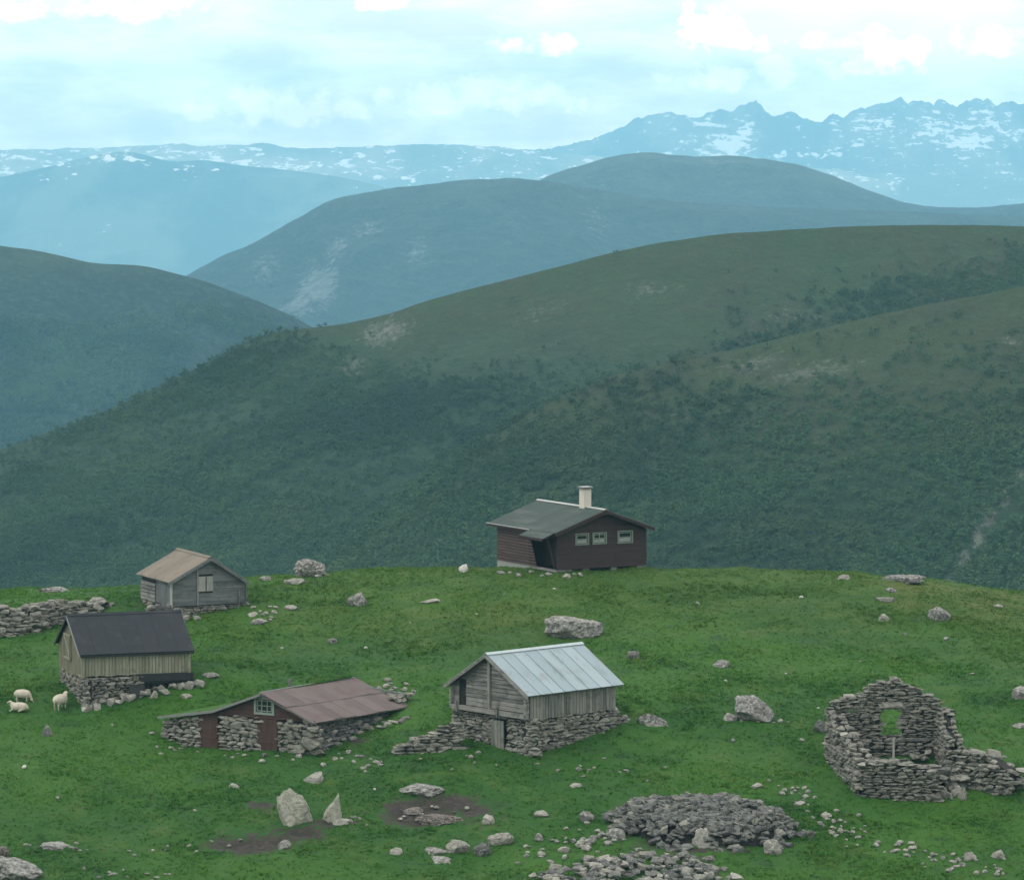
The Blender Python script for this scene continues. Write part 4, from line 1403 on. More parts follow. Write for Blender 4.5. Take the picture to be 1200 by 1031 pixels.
# gable boards above the stonework
zl = lambda z: -.05 if z < 1.60 else (z - 1.60) / ((RZ - 1.60) / RY)
zr = lambda z: KY - .1 if z < KZ - .05 else KY - (z - KZ + .05) / ((RZ - KZ) / (KY - RY))
boards_h(E, M['red_board'], 'board', (.02, 0, 0), Y_, -X_, 1.47, RZ - .07, .17, zl, zr, [(1.86, 2.92, 1.66, 2.42)], th=.03, gap=.008)
window(E, (-.015, 2.39, 2.04), Y_, -X_, 1.10, .80, M['frame_green'], M['glass'], (2, 1), None, .10)
for y0, y1, zt in ((1.68, 2.76, 1.46), (4.94, 5.92, 1.56)):
    dd = link('door', None, None, E, (-.02, 0, 0))
    k = 0
    y = y0
    while y < y1 - .05:
        MB().prism([(y, -.1), (y + .175, -.1), (y + .175, zt), (y, zt)], (0, 0, 0), Y_, Z_, -X_, 0, .03 + random.uniform(0, .008)).build('plank', M['red_door'], dd)
        y += .18
    MB().bar((-.05, y0 + .05, .4), (-.05, y1 - .05, .4), .03, .10).build('rail', M['red_door'], dd)
pc = Pieces()
for (a, b, tp) in ((1.68, -.2, 1.46), (4.94, 2.76, 1.46)):
    stone_run(pc, E, (.22, a), (.22, b), tp, .62, 'stone', hmin=.12, hmax=.26, wmin=.25, wmax=.55, both=False, pale=.3)
stone_run(pc, E, (.22, 8.0), (.22, 5.92), lambda s: 1.02 + .12 * s, .62, 'stone', hmin=.12, hmax=.26, wmin=.25, wmax=.55, both=False, pale=.3)
stone_run(pc, E, (-.1, .2), (HLn, .2), lambda s: EZ - .1 - .012 * s, .6, 'stone_dark', hmin=.12, hmax=.24, wmin=.25, wmax=.6, both=False, pale=.18, batter=.1)  # shade of this side wall put into a darker stone colour
for k in range(22):
    g_ = G(350 + 130 * k / 22 + random.uniform(-6, 6), 885 - 50 * k / 22 + random.uniform(-2, 6))
    q = w2l(E, g_)
    pc.add('slab', random.choice(['stone', 'stone_pale', 'stone_dark']), q + Vector((0, 0, .03)), (random.uniform(.25, .6), random.uniform(.25, .5), random.uniform(.12, .26)), (0, random.uniform(-.2, .2), random.uniform(0, 3)))
for (c, s) in (((-.12, -.25, .55), (.85, .6, .62)), ((-.1, -.2, .95), (.7, .5, .3)), ((-.15, .35, .25), (.6, .5, .4)), ((-.1, -.35, 1.2), (.6, .5, .22)), ((.1, -.4, .15), (.8, .5, .35))):
    pc.add('block', 'stone', c, (s[1], s[0], s[2]), (0, 0, .1))
pc.flush(E)
sag = .22
Vr, Nr, SLr = roof_slope(E, M['rust_purple'], (-.30, RY, RZ + .04), Vector((HLn + .2, 0, -sag)), HLn + .5, (0, -(RY + .42), 0), RZ - EZ + .05, .86, 2, 'corr', pitch=.14, amp=.014, jit=.02, lenj=.05, under=M['grey_wood_x'])
for (y0, z0, y1, z1) in ((RY, RZ, KY, KZ), (KY, KZ, 8.15, LZ)):
    MB().prism([(y0, z0 - .05), (y1, z1 - .05), (y1, z1 + .02), (y0, z0 + .02)], (-.2, 0, 0), Y_, Z_, X_, 0, HLn + .1).build('sod_roof', M['sod'], E)
    MB().prism([(y0, z0 - .06), (y1, z1 - .06), (y1, z1 + .055), (y0, z0 + .055)], (-.27, 0, 0), Y_, Z_, X_, 0, .06).build('verge_board', M['edge_grey'], E)
MB().bar((-.1, RY + .12, RZ + .05), (HLn * .45, RY + .16, RZ - .02), .10, .07).build('ridge_board', M['edge_grey'], E)
MB().bar((HLn * .46, RY + .16, RZ - .03), (HLn + .2, RY + .12, RZ - .14), .10, .07).build('ridge_board', M['edge_grey'], E)
fl = bpy.data.meshes.new('flue')
bmf = bmesh.new()
bmesh.ops.create_cone(bmf, segments=12, radius1=.09, radius2=.08, depth=.5, cap_ends=True)
bmf.to_mesh(fl)
bmf.free()
link('flue', fl, M['cap'], E, (2.6, RY + .3, RZ + .1))
p2 = l2w(E, (HLn + .1, 1.2, 0))
E2 = empty('loose_pole', (p2.x, p2.y, gz(p2.x, p2.y)), 0, 'thin grey pole lying across stones at the far end of the hut', 'pole')
MB().bar((-1.0, -.1, .95), (1.4, .4, .45), .09).build('log', M['edge_grey'], E2)
pc = Pieces()
for k in range(40):
    pc.add('slab', 'stone', (random.uniform(-.5, 1.6), random.uniform(-.7, .7), random.uniform(-.1, .5)), (random.uniform(.3, .7), random.uniform(.3, .5), random.uniform(.12, .25)), (0, random.uniform(-.2, .2), random.uniform(0, 3)))
EH = empty('stone_heap', (p2.x, p2.y, gz(p2.x, p2.y)), 0, 'small heap of stones at the far end of the rust-roofed hut', 'stone heap')
pc.flush(EH)

# ================================================================== STONE RUIN
p = G(1045, 884)
E = empty('stone_ruin', (p.x, p.y, p.z), 0, 'roofless dry stone ruin with a square window hole in its gable', 'ruin')
A, B, C, D, D2, F_ = [w2l(E, G(*q)) for q in ((976, 882), (1108, 884), (1012, 931), (1092, 935), (1118, 912), (1186, 930))]
LB = math.hypot(B.x - A.x, B.y - A.y)
topb = lambda s: lerp_tab(s / LB, [(0, 2.35), (.08, 2.5), (.2, 2.6), (.3, 3.0), (.42, 3.3), (.55, 3.4), (.68, 3.15), (.82, 2.85), (.93, 2.45), (1, 2.1)])
hs0, hs1 = LB * .415, LB * .615
pc = Pieces()
stone_run(pc, E, A, B, topb, .65, 'stone', hmin=.08, hmax=.17, wmin=.25, wmax=.62, holes=[(hs0, hs1, .85, 2.12), (LB * .13, LB * .21, 1.75, 2.1)], pale=.08)
dirb = (Vector((B.x, B.y, 0)) - Vector((A.x, A.y, 0))).normalized()
mid = Vector((A.x, A.y, 0)) + dirb * (hs0 + hs1) / 2
pc.add('slab', 'stone', mid + Vector((.1, -.12, 2.26)), (1.45, .8, .34), (0, .03, math.atan2(dirb.y, dirb.x)))
pc.add('block', 'stone_pale', mid + Vector((.1, -.1, 3.42)), (.4, .4, .22), (0, .1, .4))
pc.add('block', 'stone_pale', Vector((A.x + .75, A.y - .1, 2.55)), (.55, .45, .26), (0, .1, .4))
stone_run(pc, E, (A.x, A.y - .2), C, lambda s: lerp_tab(s, [(0, 2.3), (1.2, 1.65), (3, 1.2), (6, C.z + 1.45)]), .75, 'stone', wmin=.28, wmax=.65, batter=.05, pale=.15)
stone_run(pc, E, C, D, lambda s: C.z + lerp_tab(s, [(0, 1.55), (1.2, 1.5), (2.4, 1.35), (3.2, 1.2)]), .75, 'stone', hmin=.08, hmax=.16, wmin=.25, wmax=.6, batter=.04, pale=.15)
stone_run(pc, E, (B.x - .1, B.y - .2), D2, lambda s: lerp_tab(s, [(0, 2.1), (1.0, 1.5), (3, 1.1), (6, .9)]), .75, 'stone', batter=.05)
stone_run(pc, E, D2, F_, lambda s: D2.z + lerp_tab(s, [(0, 1.35), (1.2, 1.3), (2.3, 1.15), (2.9, .8)]), 1.0, 'stone', wmin=.25, wmax=.6, batter=.10, rough=.12, pale=.15)
for k in range(70):
    x, y = random.uniform(C.x + .2, F_.x - .3), random.uniform(C.y + .2, B.y - .5)
    w_ = l2w(E, (x, y, 0))
    zt = gz(w_.x, w_.y) - E.location.z
    pc.add(random.choice(['slab', 'block']), random.choice(['stone', 'stone', 'stone_pale']), (x, y, zt + .25 + random.uniform(0, .5) * (x > D.x)), (random.uniform(.3, .7), random.uniform(.3, .6), random.uniform(.14, .3)), (random.uniform(-.3, .3), random.uniform(-.3, .3), random.uniform(0, 3)))
for k in range(24):
    g_ = w2l(E, G(random.uniform(1085, 1130), random.uniform(922, 938)))
    pc.add('block', random.choice(['stone', 'stone_pale']), g_ + Vector((0, 0, .1)), (random.uniform(.25, .5), random.uniform(.25, .4), random.uniform(.2, .5)), (random.uniform(-.4, .4), random.uniform(-.3, .3), random.uniform(0, 3)))
pc.flush(E)
# fill behind the low front wall
zf = C.z + .75
MB().prism([(A.x + .3, A.y - .3), (B.x - .2, B.y - .3), (D2.x, D2.y + .2), (D.x, D.y + .35), (C.x + .3, C.y + .35)], (0, 0, zf), X_, Y_, Z_, -1.3, .1).build('rubble_fill', M['core'], E)
q = w2l(E, at(1101, 908, G(1101, 925).y))
sl_ = link('leaning_slab', stone_mesh('slab', 2, 'stone_dark').copy(), None, E, (q.x, q.y + .1, q.z), (.5, -.15, .3), (1.15, .18, .75))
Yi = p.y - 1.2
b0, b1, b2 = w2l(E, at(1038, 867, Yi)), w2l(E, at(1088, 866, Yi)), w2l(E, at(1047, 866, Yi - .1))
EP = empty('fallen_timbers', l2w(E, (b2.x, b2.y, zf)), 0, 'weathered beam and short post standing inside the stone ruin', 'timber')
o_ = Vector(EP.location) - Vector(E.location)
MB().bar(b0 - o_, b1 - o_, .10, .10).build('beam', M['grey_wood_x'], EP)
MB().bar(Vector((0, 0, -.3)), b2 - o_ + Vector((0, 0, .03)), .12, .10).build('post', M['pale_wood'], EP)

# ================================================================== STONE WALL upper left
p = G(50, 738)
E = empty('dry_stone_wall', (p.x, p.y, p.z), 0, 'long tumbled dry stone wall left of the grey shed', 'stone wall')
pts = [w2l(E, G(*q)) for q in ((-14, 744), (30, 741), (64, 732), (96, 724))]
pc = Pieces()
stone_run(pc, E, pts[0], pts[1], lambda s: pts[0].z + 1.25 + .22 * math.sin(s * 3) + .12 * math.sin(s * 7), .8, 'stone', wmin=.3, wmax=.75, hmin=.10, hmax=.28, batter=.18, rough=.2, pale=.2)
stone_run(pc, E, pts[1], pts[2], lambda s: pts[1].z + 1.30 + .1 * math.sin(s * 4), .8, 'stone', wmin=.3, wmax=.75, hmin=.10, hmax=.28, batter=.18, rough=.2, pale=.2)
stone_run(pc, E, pts[2], pts[3], lambda s: pts[2].z + 1.25 - .12 * s, .8, 'stone', wmin=.3, wmax=.7, hmin=.12, hmax=.22, batter=.12, rough=.1, pale=.15)
pc.flush(E)


def inside(poly, x, y):
    c = False
    for i in range(len(poly)):
        (x0, y0), (x1, y1) = poly[i - 1], poly[i]
        if (y0 > y) != (y1 > y) and x < (x1 - x0) * (y - y0) / (y1 - y0) + x0:
            c = not c
    return c


def edge_dist(poly, x, y):
    d = 1e9
    for i in range(len(poly)):
        a, b = Vector(poly[i - 1]), Vector(poly[i])
        t = max(0, min(1, (Vector((x, y)) - a).dot(b - a) / max(1e-6, (b - a).length_squared)))
        d = min(d, (Vector((x, y)) - a.lerp(b, t)).length)
    return d


def pile(name, label, cat, pxs, H, width, n, size=(.22, .55), mats=('stone_heap',), base_fill=True, seed=1, lump=.5, hfun=None):
    global NPILE
    pw = [G(*q) for q in pxs]
    c = sum(pw, Vector()) / len(pw)
    E = empty(name, (c.x, c.y, gz(c.x, c.y)), 0, label, cat)
    poly = [(q.x, q.y) for q in pw]
    x0, x1 = min(q[0] for q in poly), max(q[0] for q in poly)
    y0, y1 = min(q[1] for q in poly), max(q[1] for q in poly)

    def h(x, y):
        e = edge_dist(poly, x, y) if inside(poly, x, y) else 0
        v = H * float(smooth(0, width, e)) * (1 - lump + lump * 2 * float(fbm(np.array([x * .55 + seed * 9]), np.array([y * .55]), 3)[0]))
        return v * (hfun(x, y) if hfun else 1)
    gx = np.arange(x0, x1 + .3, .3)
    gy = np.arange(y0, y1 + .3, .3)
    XX, YY = np.meshgrid(gx, gy)
    HH = np.array([[h(a, b) for a, b in zip(r1, r2)] for r1, r2 in zip(XX, YY)])
    ZZ = -ground_below(XX, YY) + np.where(HH > .32 * H, HH - .12, -.3)
    if base_fill:
        g0 = grid_mesh('rubble_core', XX - c.x, YY - c.y, ZZ - E.location.z, M['core'], smooth_=False)
        g0.parent = E
    pc = Pieces()
    r = random.Random(seed)
    k = 0
    tries = 0
    while k < n and tries < n * 20:
        tries += 1
        x, y = r.uniform(x0, x1), r.uniform(y0, y1)
        if not inside(poly, x, y):
            continue
        hh = h(x, y)
        if r.random() > .22 + hh / max(.01, H) * 1.2 or (hh < .3 * H and float(fbm(np.array([x * .9]), np.array([y * .9 + seed]), 3)[0]) < .42):
            continue
        s = r.uniform(*size)
        pc.add(r.choice(['slab', 'block']), r.choice(mats), (x - c.x, y - c.y, gz(x, y) + hh + r.uniform(-.08, .06) - E.location.z), (s, s * r.uniform(.6, .9), s * r.uniform(.3, .6)),
               (r.uniform(-.35, .35), r.uniform(-.35, .35), r.uniform(0, 3.1)))
        k += 1
    pc.flush(E)
    return E


pile('stone_heap', 'largest heap of dark grey stones right of the foreground centre', 'stone heap', [(688, 963), (735, 950), (800, 944), (860, 946), (905, 955), (962, 980), (930, 992), (860, 1000), (780, 996), (730, 982)], .95, 1.7, 1450,
     (.14, .56), ('stone_heap', 'stone_heap', 'stone_heap', 'stone_dark', 'stone'), seed=2, lump=.45)
pile('stone_heap', 'low spread of tumbled stones along the bottom edge under the largest heap', 'stone heap', [(596, 1038), (650, 1012), (745, 996), (830, 1000), (880, 1036), (830, 1060), (640, 1062)], .22, 1.6, 330,
     (.16, .62), ('stone_heap', 'stone', 'stone_dark', 'stone_heap', 'stone_pale'), seed=5, lump=.8, base_fill=False)
pile('stone_heap', 'small low heap of stones behind the long wall at the left edge', 'stone heap', [(92, 716), (112, 706), (132, 710), (128, 718), (100, 722)], .5, .7, 60, (.3, .6), ('stone', 'stone_pale'), seed=8)

# ================================================================== BOULDERS
def boulder_mesh(seed, sub=4, rough=.28, dims=(1, 1, 1), point=0.0, crack=.06):
    bm = bmesh.new()
    bmesh.ops.create_icosphere(bm, subdivisions=sub, radius=.5)
    off = Vector((seed * 13.1, seed * 7.3, seed * 3.7))
    r = random.Random(seed)
    planes = [(Vector((r.gauss(0, 1), r.gauss(0, 1), r.gauss(0, .9))).normalized(), r.uniform(.27, .42)) for _ in range(10)]
    for v in bm.verts:
        c = v.co.copy()
        c *= 1 + rough * mnoise.fractal(c * 2.2 + off, 1.0, 2.0, 3)
        for n_, d in planes:                       # split faces
            e = c.dot(n_) - d
            if e > 0:
                c -= n_ * e * .85
        c *= 1 + crack * 1.6 * (mnoise.fractal(c * 7 + off, .8, 2.1, 5)) - crack * .8 * max(0, .25 - abs(mnoise.noise(c * 4 + off))) * 2
        if point:
            k = 1 - point * max(0, c.z + .2)
            c.x *= k
            c.y *= k
        v.co = c
    for ax in range(3):
        lo, hi = min(v.co[ax] for v in bm.verts), max(v.co[ax] for v in bm.verts)
        for v in bm.verts:
            v.co[ax] = (v.co[ax] - lo) / (hi - lo) - .5
    me = bpy.data.meshes.new('boulder')
    bm.to_mesh(me)
    bm.free()
    return me


BIG = [
    # px, py of the foot, width px, height px, depth ratio, lean, material, mesh seed, pointed, label
    (363, 676, 38, 20, .8, .0, 'boulder', 1, 0, 'large lichen-spotted boulder on the crest between grey shed and brown cabin'),
    (345, 684, 26, 6, .8, .0, 'stone_pale', 2, 0, 'flat pale slab below the large boulder on the crest'),
    (310, 680, 14, 5, .8, .0, 'stone_pale', 3, 0, 'small pale stone on the crest just right of the grey shed'),
    (418, 710, 21, 17, .8, .2, 'boulder', 4, .3, 'lone squarish grey boulder on the slope below the crest boulder'),
    (390, 753, 12, 5, .8, .0, 'boulder', 5, 0, 'small sunken stone on the slope above the rusty hut roof'),
    (505, 706, 26, 4, .7, .0, 'stone_pale', 6, 0, 'thin pale slab lying left of the brown cabin slope'),
    (543, 670, 11, 9, .9, .0, 'white_rock', 7, 0, 'round white boulder on the crest left of the brown cabin'),
    (673, 748, 68, 27, .75, -.05, 'boulder', 8, 0, 'big rough white-grey boulder behind the metal-roofed barn'),
    (644, 731, 20, 6, .8, .0, 'boulder', 9, 0, 'small flat rock beside the left end of the big rough boulder'),
    (742, 772, 14, 9, .8, .0, 'stone_heap', 10, 0, 'small dark stone on the slope above the barn roof end'),
    (845, 782, 20, 9, .8, .0, 'boulder', 11, 0, 'low grey stone alone on the slope right of the barn'),
    (884, 844, 48, 28, .7, .1, 'boulder', 12, 0, 'large rounded boulder standing between barn and stone ruin'),
    (856, 845, 18, 9, .8, .0, 'boulder', 13, 0, 'small stone leaning at the left foot of the large rounded boulder'),
    (963, 858, 20, 15, .8, .0, 'stone_heap', 14, 0, 'flat dark stone leaning at the left corner of the ruin'),
    (1101, 727, 26, 16, .8, -.2, 'boulder', 15, .2, 'pointed grey boulder on the right part of the slope'),
    (1060, 683, 50, 8, .7, .0, 'boulder', 16, 0, 'long flat outcrop on the crest at the right'),
    (988, 679, 15, 6, .8, .0, 'stone_pale', 17, 0, 'small pale stone on the crest left of the long outcrop'),
    (1038, 704, 21, 4, .7, .0, 'stone_pale', 18, 0, 'thin pale slab below the long crest outcrop'),
    (1044, 694, 12, 5, .8, .0, 'boulder', 19, 0, 'small grey stone between outcrop and thin slab'),
    (1037, 728, 14, 8, .8, .3, 'stone_pale', 20, 0, 'tilted pale stone on the slope left of the pointed boulder'),
    (1170, 712, 12, 4, .8, .0, 'stone_pale', 21, 0, 'small pale stone near the right edge below the crest'),
    (1197, 820, 22, 16, .8, .0, 'boulder', 22, 0, 'rounded stone cut by the right edge of the view'),
    (1195, 853, 18, 6, .8, .0, 'boulder', 23, 0, 'low flat stone at the right edge below the rounded stone'),
    (345, 965, 36, 42, .5, -.34, 'stand_rock', 24, .5, 'tall pale standing boulder in the left foreground beside the mud'),
    (391, 961, 22, 33, .5, .25, 'stand_rock', 25, .7, 'narrow pointed pale rock right of the tall standing boulder'),
    (401, 966, 24, 7, .7, .0, 'stone_pale', 26, 0, 'flat pale stone at the foot of the narrow pointed rock'),
    (367, 917, 24, 11, .7, -.2, 'stone_pale', 27, 0, 'tilted pale stone above the standing boulders'),
    (333, 994, 15, 10, .8, .0, 'boulder', 28, 0, 'round grey stone in the mud below the standing boulder'),
    (274, 923, 13, 5, .8, .0, 'stone_pale', 29, 0, 'small pale stone below the red door of the hut'),
    (494, 932, 52, 13, .5, .0, 'boulder', 30, 0, 'broken flat outcrop above the dark mud patch'),
    (515, 965, 58, 10, .6, .0, 'mud_rock', 31, 0, 'muddy brown rock lying in the dark patch of soil'),
    (572, 965, 14, 11, .8, .0, 'stone_pale', 32, 0, 'pale block at the right end of the mud patch'),
    (484, 952, 26, 6, .8, .0, 'mud_rock', 33, 0, 'small brown stone at the left of the mud patch'),
    (536, 999, 28, 15, .8, .1, 'stone_pale', 34, 0, 'rounded pale boulder below the mud patch'),
    (512, 1000, 30, 7, .8, .0, 'boulder', 35, 0, 'flat grey stone left of the rounded pale boulder'),
    (587, 989, 30, 12, .8, -.1, 'stone_pale', 36, 0, 'wide pale stone right of the rounded pale boulder'),
    (565, 1003, 22, 16, .8, .1, 'stone_heap', 37, 0, 'dark grass-grown stone between two pale boulders'),
    (515, 1010, 42, 5, .8, .0, 'boulder', 38, 0, 'thin flat rock just below the rounded pale boulder'),
    (464, 1001, 16, 8, .8, .0, 'stone_pale', 39, 0, 'small pale stone far left of the rounded pale boulder'),
    (20, 1034, 60, 26, .8, .1, 'boulder', 40, 0, 'big grey rock cut by the bottom left corner'),
    (4, 1004, 14, 14, .8, .0, 'mud_rock', 41, 0, 'dark brown rock at the left edge above the corner rock'),
    (55, 862, 13, 14, .8, .0, 'boulder', 42, .5, 'small pointed grey stone in the grass at far left'),
    (688, 962, 18, 12, .8, .0, 'boulder', 43, 0, 'squat boulder at the left tip of the largest stone heap'),
    (765, 850, 38, 12, .5, .25, 'boulder', 44, 0, 'tilted flat slab at the right end of the barn footing'),
    (722, 984, 26, 13, .8, .0, 'boulder', 45, 0, 'grey block in front of the left flank of the largest heap'),
    (824, 992, 26, 22, .6, .1, 'stone_pale', 46, 0, 'upright pale block in the front of the largest heap'),
    (906, 1001, 22, 17, .8, .0, 'stone_pale', 47, 0, 'large square pale block at the right foot of the largest heap'),
    (1003, 907, 12, 6, .8, .0, 'stone_pale', 48, 0, 'small pale stone at the lower left of the ruin'),
    (992, 899, 14, 4, .8, .0, 'stone_pale', 49, 0, 'thin pale stone left of the ruin front'),
    (887, 924, 16, 6, .8, .0, 'stone_pale', 50, 0, 'flat pale stone above the right part of the largest heap'),
    (938, 942, 16, 4, .8, .0, 'stone_pale', 51, 0, 'thin flat stone right above the largest heap'),
    (968, 957, 15, 6, .8, .0, 'stone_pale', 52, 0, 'oval pale stone right of the largest heap'),
    (634, 956, 18, 6, .8, .0, 'stone_pale', 53, 0, 'low pale stone left of the largest heap tip'),
    (675, 922, 16, 5, .8, .0, 'stone_pale', 54, 0, 'flat pale stone below the barn footing'),
    (1137, 1008, 15, 10, .8, .2, 'stone_pale', 55, 0, 'tilted pale stone in the bottom right scatter'),
    (1172, 1006, 18, 10, .8, .5, 'stone_pale', 56, 0, 'leaning pale stone near the bottom right corner'),
    (340, 714, 16, 5, .8, 0, 'stone_pale', 57, 0, 'flat pale stone right of the grey shed foot'),
    (304, 731, 22, 6, .8, 0, 'boulder', 58, 0, 'low grey stone on the slope below the grey shed corner'),
    (297, 722, 14, 5, .8, 0, 'stone_pale', 59, 0, 'small pale stone touching the grey shed corner'),
    (218, 818, 14, 5, .8, 0, 'stone_pale', 60, 0, 'pale stone in grass right below the black-roofed barn'),
    (246, 793, 22, 5, .8, 0, 'boulder', 61, 0, 'flat grey stone right of the black-roofed barn'),
    (240, 712, 12, 4, .8, 0, 'boulder', 62, 0, ''),
    (66, 694, 44, 6, .7, 0, 'boulder', 63, 0, 'flat outcrop on the crest above the long stone wall'),
    (66, 993, 40, 5, .8, 0, 'boulder', 64, 0, 'low pale outcrop in the grass above the corner rock'),
]
M['white_rock'] = stone_mat('white_rock', (.5, .51, .47), (.55, .56, .52), .2)
M['mud_rock'] = stone_mat('muddy_rock', (.075, .065, .058), (.14, .125, .11), .35, 3.0)
M['stand_rock'] = stone_mat('pale_standing_rock', (.27, .28, .22), (.33, .34, .28), .4, 3.0)


def s_at(Y):
    return FPX / Y


for (px, py, wp, hp_, dr_, lean, mk, sd_, pt, lab) in BIG:
    if not lab:
        continue
    g = G(px, py)
    s = s_at(g.y)
    w_, h_ = wp / s, hp_ / s
    h2 = h_ * 1.35 + .08                          # part of it sits in the ground
    me = boulder_mesh(sd_, 5 if wp > 35 else 4 if wp > 14 else 3, .3, point=pt)
    me.materials.append(M[mk])
    o = link('boulder' if wp > 22 else 'stone', me, None, None, (g.x, g.y + w_ * dr_ * .25, g.z + h_ - h2 / 2), (0, lean, random.uniform(-.3, .3)), (w_ * 1.04, w_ * dr_, h2))
    tag(o, lab, 'boulder' if wp > 22 else 'stone')

PEB = [bm_ for bm_ in (boulder_mesh(200 + i, 2, .3) for i in range(8))]
_pk = {}


def small_stone(px, py, wp, mk, lab, grp):
    g = G(px, py)
    s = s_at(g.y)
    w_ = wp / s
    i = random.randrange(8)
    if (i, mk) not in _pk:
        me = PEB[i].copy()
        me.materials.append(M[mk])
        _pk[(i, mk)] = me
    hh = w_ * random.uniform(.35, .75)
    o = link('stone', _pk[(i, mk)], None, None, (g.x, g.y, g.z + hh * .18), (random.uniform(-.2, .2), random.uniform(-.2, .2), random.uniform(0, 6)), (w_, w_ * random.uniform(.6, .9), hh))
    return tag(o, lab, 'stone', grp)


def cluster(n, x0, y0, x1, y1, spread, wmin, wmax, lab, grp, mats=('stone_pale', 'boulder')):
    made = []
    for k in range(n):
        t = random.random()
        made.append(small_stone(x0 + (x1 - x0) * t + random.gauss(0, spread), y0 + (y1 - y0) * t + random.gauss(0, spread * .45), random.uniform(wmin, wmax), random.choice(mats), lab, grp))
    # the outermost and the largest of a scatter can be told apart: they get labels of their own
    where = lab.split('stone ', 1)[1]
    key = lambda o: col_of(o.location.x, o.location.y, -o.location.z)
    for word, o in (('leftmost', min(made, key=key)), ('rightmost', max(made, key=key)), ('farthest', max(made, key=lambda o: o.location.y)), ('nearest', min(made, key=lambda o: o.location.y)), ('widest', max(made, key=lambda o: o.scale[0]))):
        if o['label'] == lab:
            o['label'] = word + ' stone of those ' + where


cluster(40, 965, 960, 1010, 985, 14, 4, 9, 'small pale stone in the scatter right of the largest heap', 'stones scattered right of the largest heap')
cluster(46, 1015, 990, 1180, 1022, 14, 4, 11, 'small pale stone in the long scatter at the bottom right', 'stones scattered at the bottom right')
cluster(22, 900, 918, 960, 940, 12, 4, 8, 'small pale stone between the largest heap and the ruin', 'stones between heap and ruin')
cluster(44, 610, 1000, 720, 975, 16, 6, 15, 'pale stone in the scatter left of the largest heap', 'stones scattered left of the largest heap')
cluster(20, 480, 890, 740, 905, 14, 4, 9, 'small stone in the grass below the metal-roofed barn', 'stones below the metal-roofed barn')
cluster(18, 380, 884, 450, 900, 10, 4, 9, 'small stone in the grass between hut and metal-roofed barn', 'stones between hut and barn')
cluster(16, 180, 878, 350, 890, 5, 4, 9, 'small stone along the foot of the rust-roofed hut', 'stones at the foot of the hut')
cluster(14, 470, 960, 560, 950, 10, 4, 9, 'small brown stone in the mud patch', 'stones in the mud patch', ('mud_rock', 'stone_pale'))
cluster(12, 380, 955, 420, 962, 9, 4, 8, 'small stone beside the standing boulders', 'stones beside the standing boulders')
cluster(14, 870, 840, 920, 848, 8, 4, 8, 'small stone at the foot of the large rounded boulder', 'stones round the rounded boulder')
cluster(14, 590, 672, 690, 676, 5, 5, 12, 'pale stone along the footing of the brown cabin', 'stones along the brown cabin')
cluster(12, 300, 712, 320, 722, 9, 4, 9, 'small stone right of the grey shed', 'stones right of the grey shed')
cluster(12, 120, 1020, 190, 1028, 10, 4, 9, 'small stone along the bottom edge at the left', 'stones at the bottom left')
cluster(9, 20, 985, 110, 995, 9, 4, 8, 'small stone beside the low outcrop at the left', 'stones by the left outcrop')
cluster(10, 130, 1000, 290, 990, 8, 4, 7, 'small stone along the mud streak at the left', 'stones along the mud streak')
cluster(13, 440, 800, 480, 812, 9, 5, 11, 'stone behind the far end of the rust-roofed hut', 'stones behind the hut')
cluster(10, 372, 676, 376, 670, 5, 5, 10, 'small stone at the right foot of the crest boulder', 'stones by the crest boulder')
LONE = set()
for (px, py) in ((818, 708), (1110, 750), (1060, 744), (940, 700), (700, 744), (590, 697), (480, 730), (430, 760), (330, 760), (920, 790), (850, 798), (1010, 775), (1140, 790), (960, 830), (985, 882), (940, 868),
                 (860, 868), (1170, 890), (690, 905), (180, 860), (130, 850), (30, 900), (45, 930), (68, 935), (100, 1018), (230, 950), (440, 925), (430, 905), (760, 915), (780, 900), (560, 720), (650, 690)):
    LM = [(665, 625, 'brown cabin'), (625, 800, 'metal-roofed barn'), (150, 760, 'black-roofed barn'), (235, 690, 'grey shed'), (330, 835, 'rust-roofed hut'), (1060, 865, 'stone ruin'),
          (830, 960, 'largest stone heap'), (344, 945, 'tall standing boulder'), (1101, 720, 'pointed grey boulder'), (884, 830, 'large rounded boulder'), (673, 735, 'big rough boulder'), (20, 1022, 'corner rock'), (845, 777, 'low grey stone on the slope'), (418, 703, 'squarish boulder')]
    LM.sort(key=lambda l: (l[0] - px) ** 2 + ((l[1] - py) * 1.3) ** 2)
    mk = random.choice(['stone_pale', 'white_rock', 'boulder'])
    col_ = {'stone_pale': 'pale', 'white_rock': 'white', 'boulder': 'grey'}[mk]
    for (lx, ly, ln) in LM:
        side = ('right of the ' if px > lx else 'left of the ') if abs(px - lx) > 1.2 * abs(py - ly) else ('in the grass below the ' if py > ly else 'in the grass beyond the ')
        lab = 'small lone ' + col_ + ' stone ' + side + ln
        if lab not in LONE:
            break
    LONE.add(lab)
    small_stone(px + random.uniform(-2, 2), py, random.uniform(4, 8), mk, lab, 'single stones dotted over the slope')

# ================================================================== SHEEP
M['fleece'] = plain('fleece', (.44, .42, .34), .95, .35)
M['face_wool'] = plain('sheep_face', (.42, .40, .34), .9, .2)


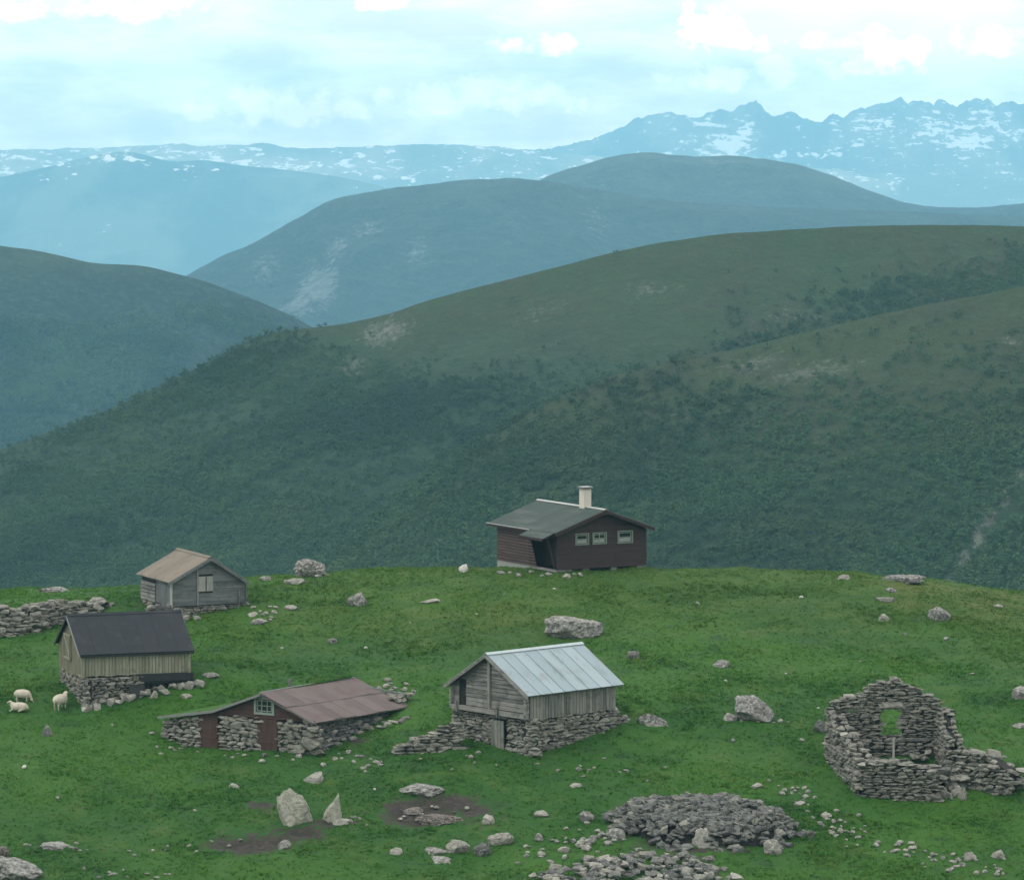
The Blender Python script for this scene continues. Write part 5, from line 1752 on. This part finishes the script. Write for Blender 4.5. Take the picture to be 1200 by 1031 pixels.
def sheep(px, py, heading, lying, head_down, label, sc_=1.0):
    g = G(px, py)
    J = {}
    bz = .36 if lying else .64
    pts = [('rump', (-.56, 0, bz - .02), .15), ('hip', (-.36, 0, bz), .29), ('mid', (0, 0, bz + .01), .33), ('chest', (.30, 0, bz), .28)]
    if head_down:
        pts += [('neck', (.55, 0, bz - .12), .12), ('poll', (.68, .02, bz - .42), .085), ('nose', (.80, .03, bz - .60), .045)]
    else:
        pts += [('neck', (.50, .0, bz + .20), .15), ('poll', (.62, .02, bz + .36), .09), ('nose', (.80, .03, bz + .30), .05)]
    edges = [('rump', 'hip'), ('hip', 'mid'), ('mid', 'chest'), ('chest', 'neck'), ('neck', 'poll'), ('poll', 'nose')]
    for s_, n_ in ((-1, 'r'), (1, 'l')):
        if lying:
            pts += [('fk' + n_, (.40, s_ * .17, .20), .07), ('ff' + n_, (.62, s_ * .17, .06), .04), ('hk' + n_, (-.30, s_ * .20, .20), .10), ('hf' + n_, (-.05, s_ * .28, .06), .045)]
            edges += [('chest', 'fk' + n_), ('fk' + n_, 'ff' + n_), ('hip', 'hk' + n_), ('hk' + n_, 'hf' + n_)]
        else:
            pts += [('fk' + n_, (.32, s_ * .13, .36), .055), ('ff' + n_, (.33, s_ * .13, .0), .035), ('hk' + n_, (-.36, s_ * .14, .46), .085), ('ho' + n_, (-.46, s_ * .14, .28), .045), ('hf' + n_, (-.41, s_ * .14, .0), .035)]
            edges += [('chest', 'fk' + n_), ('fk' + n_, 'ff' + n_), ('hip', 'hk' + n_), ('hk' + n_, 'ho' + n_), ('ho' + n_, 'hf' + n_)]
        pts += [('ear' + n_, tuple(Vector([p_[1] for p_ in pts if p_[0] == 'poll'][0]) + Vector((-.03, s_ * .15, .0))), .028)]
        edges += [('poll', 'ear' + n_)]
    pts += [('tail', (-.66, 0, bz - .16), .05)]
    edges += [('rump', 'tail')]
    P = {p_[0]: (Vector(p_[1]), p_[2]) for p_ in pts}
    bm = bmesh.new()
    for a_, b_ in edges:                                  # overlapping balls along each bone, fused by the remesher
        (pa, ra), (pb, rb) = P[a_], P[b_]
        n = min(9, max(2, int((pb - pa).length / (.35 * min(ra, rb))) + 1))
        for i in range(n + 1):
            f = i / n
            rr = ra + (rb - ra) * f
            bmesh.ops.create_uvsphere(bm, u_segments=12, v_segments=8, radius=rr, matrix=Matrix.Translation(pa.lerp(pb, f)))
    me = bpy.data.meshes.new('sheep')
    bm.to_mesh(me)
    bm.free()
    o = link('sheep', me, M['fleece'], None, (g.x, g.y, g.z - .01), (0, 0, heading), (sc_,) * 3)
    rm = o.modifiers.new('fuse', 'REMESH')
    rm.mode = 'VOXEL'
    rm.voxel_size = .022
    rm.use_smooth_shade = True
    sm = o.modifiers.new('smooth', 'SMOOTH')
    sm.iterations = 4
    tx = bpy.data.textures.new('wool', 'CLOUDS')
    tx.noise_scale = .09
    dm = o.modifiers.new('wool', 'DISPLACE')
    dm.texture = tx
    dm.strength = .05
    dm.mid_level = .5
    return tag(o, label, 'sheep', 'sheep grazing by the black-roofed barn')


sheep(27, 823, R(-15), False, True, 'white sheep grazing, farthest of the three at the left edge', .66)
sheep(22, 834, R(172), True, False, 'white sheep lying in the grass at the left edge, facing left', .66)
sheep(71, 831, R(62), False, False, 'white sheep standing beside the stone footing of the black-roofed barn', .76)


# ------------------------------------------------------------------ HAZE
hz = MB().box((0, 6350, -180), (7000, 13500, 960))
ho = hz.build('haze', None)
hm = bpy.data.materials.new('haze_air')
hm.use_nodes = True
hn = hm.node_tree.nodes
hn.clear()
pv = hn.new('ShaderNodeVolumePrincipled')
pv.inputs['Color'].default_value = HAZE_COLOR
pv.inputs['Density'].default_value = HAZE_DENSITY
pv.inputs['Anisotropy'].default_value = 0.0
out = hn.new('ShaderNodeOutputMaterial')
hm.node_tree.links.new(pv.outputs[0], out.inputs['Volume'])
ho.data.materials.append(hm)
ho['kind'] = 'stuff'
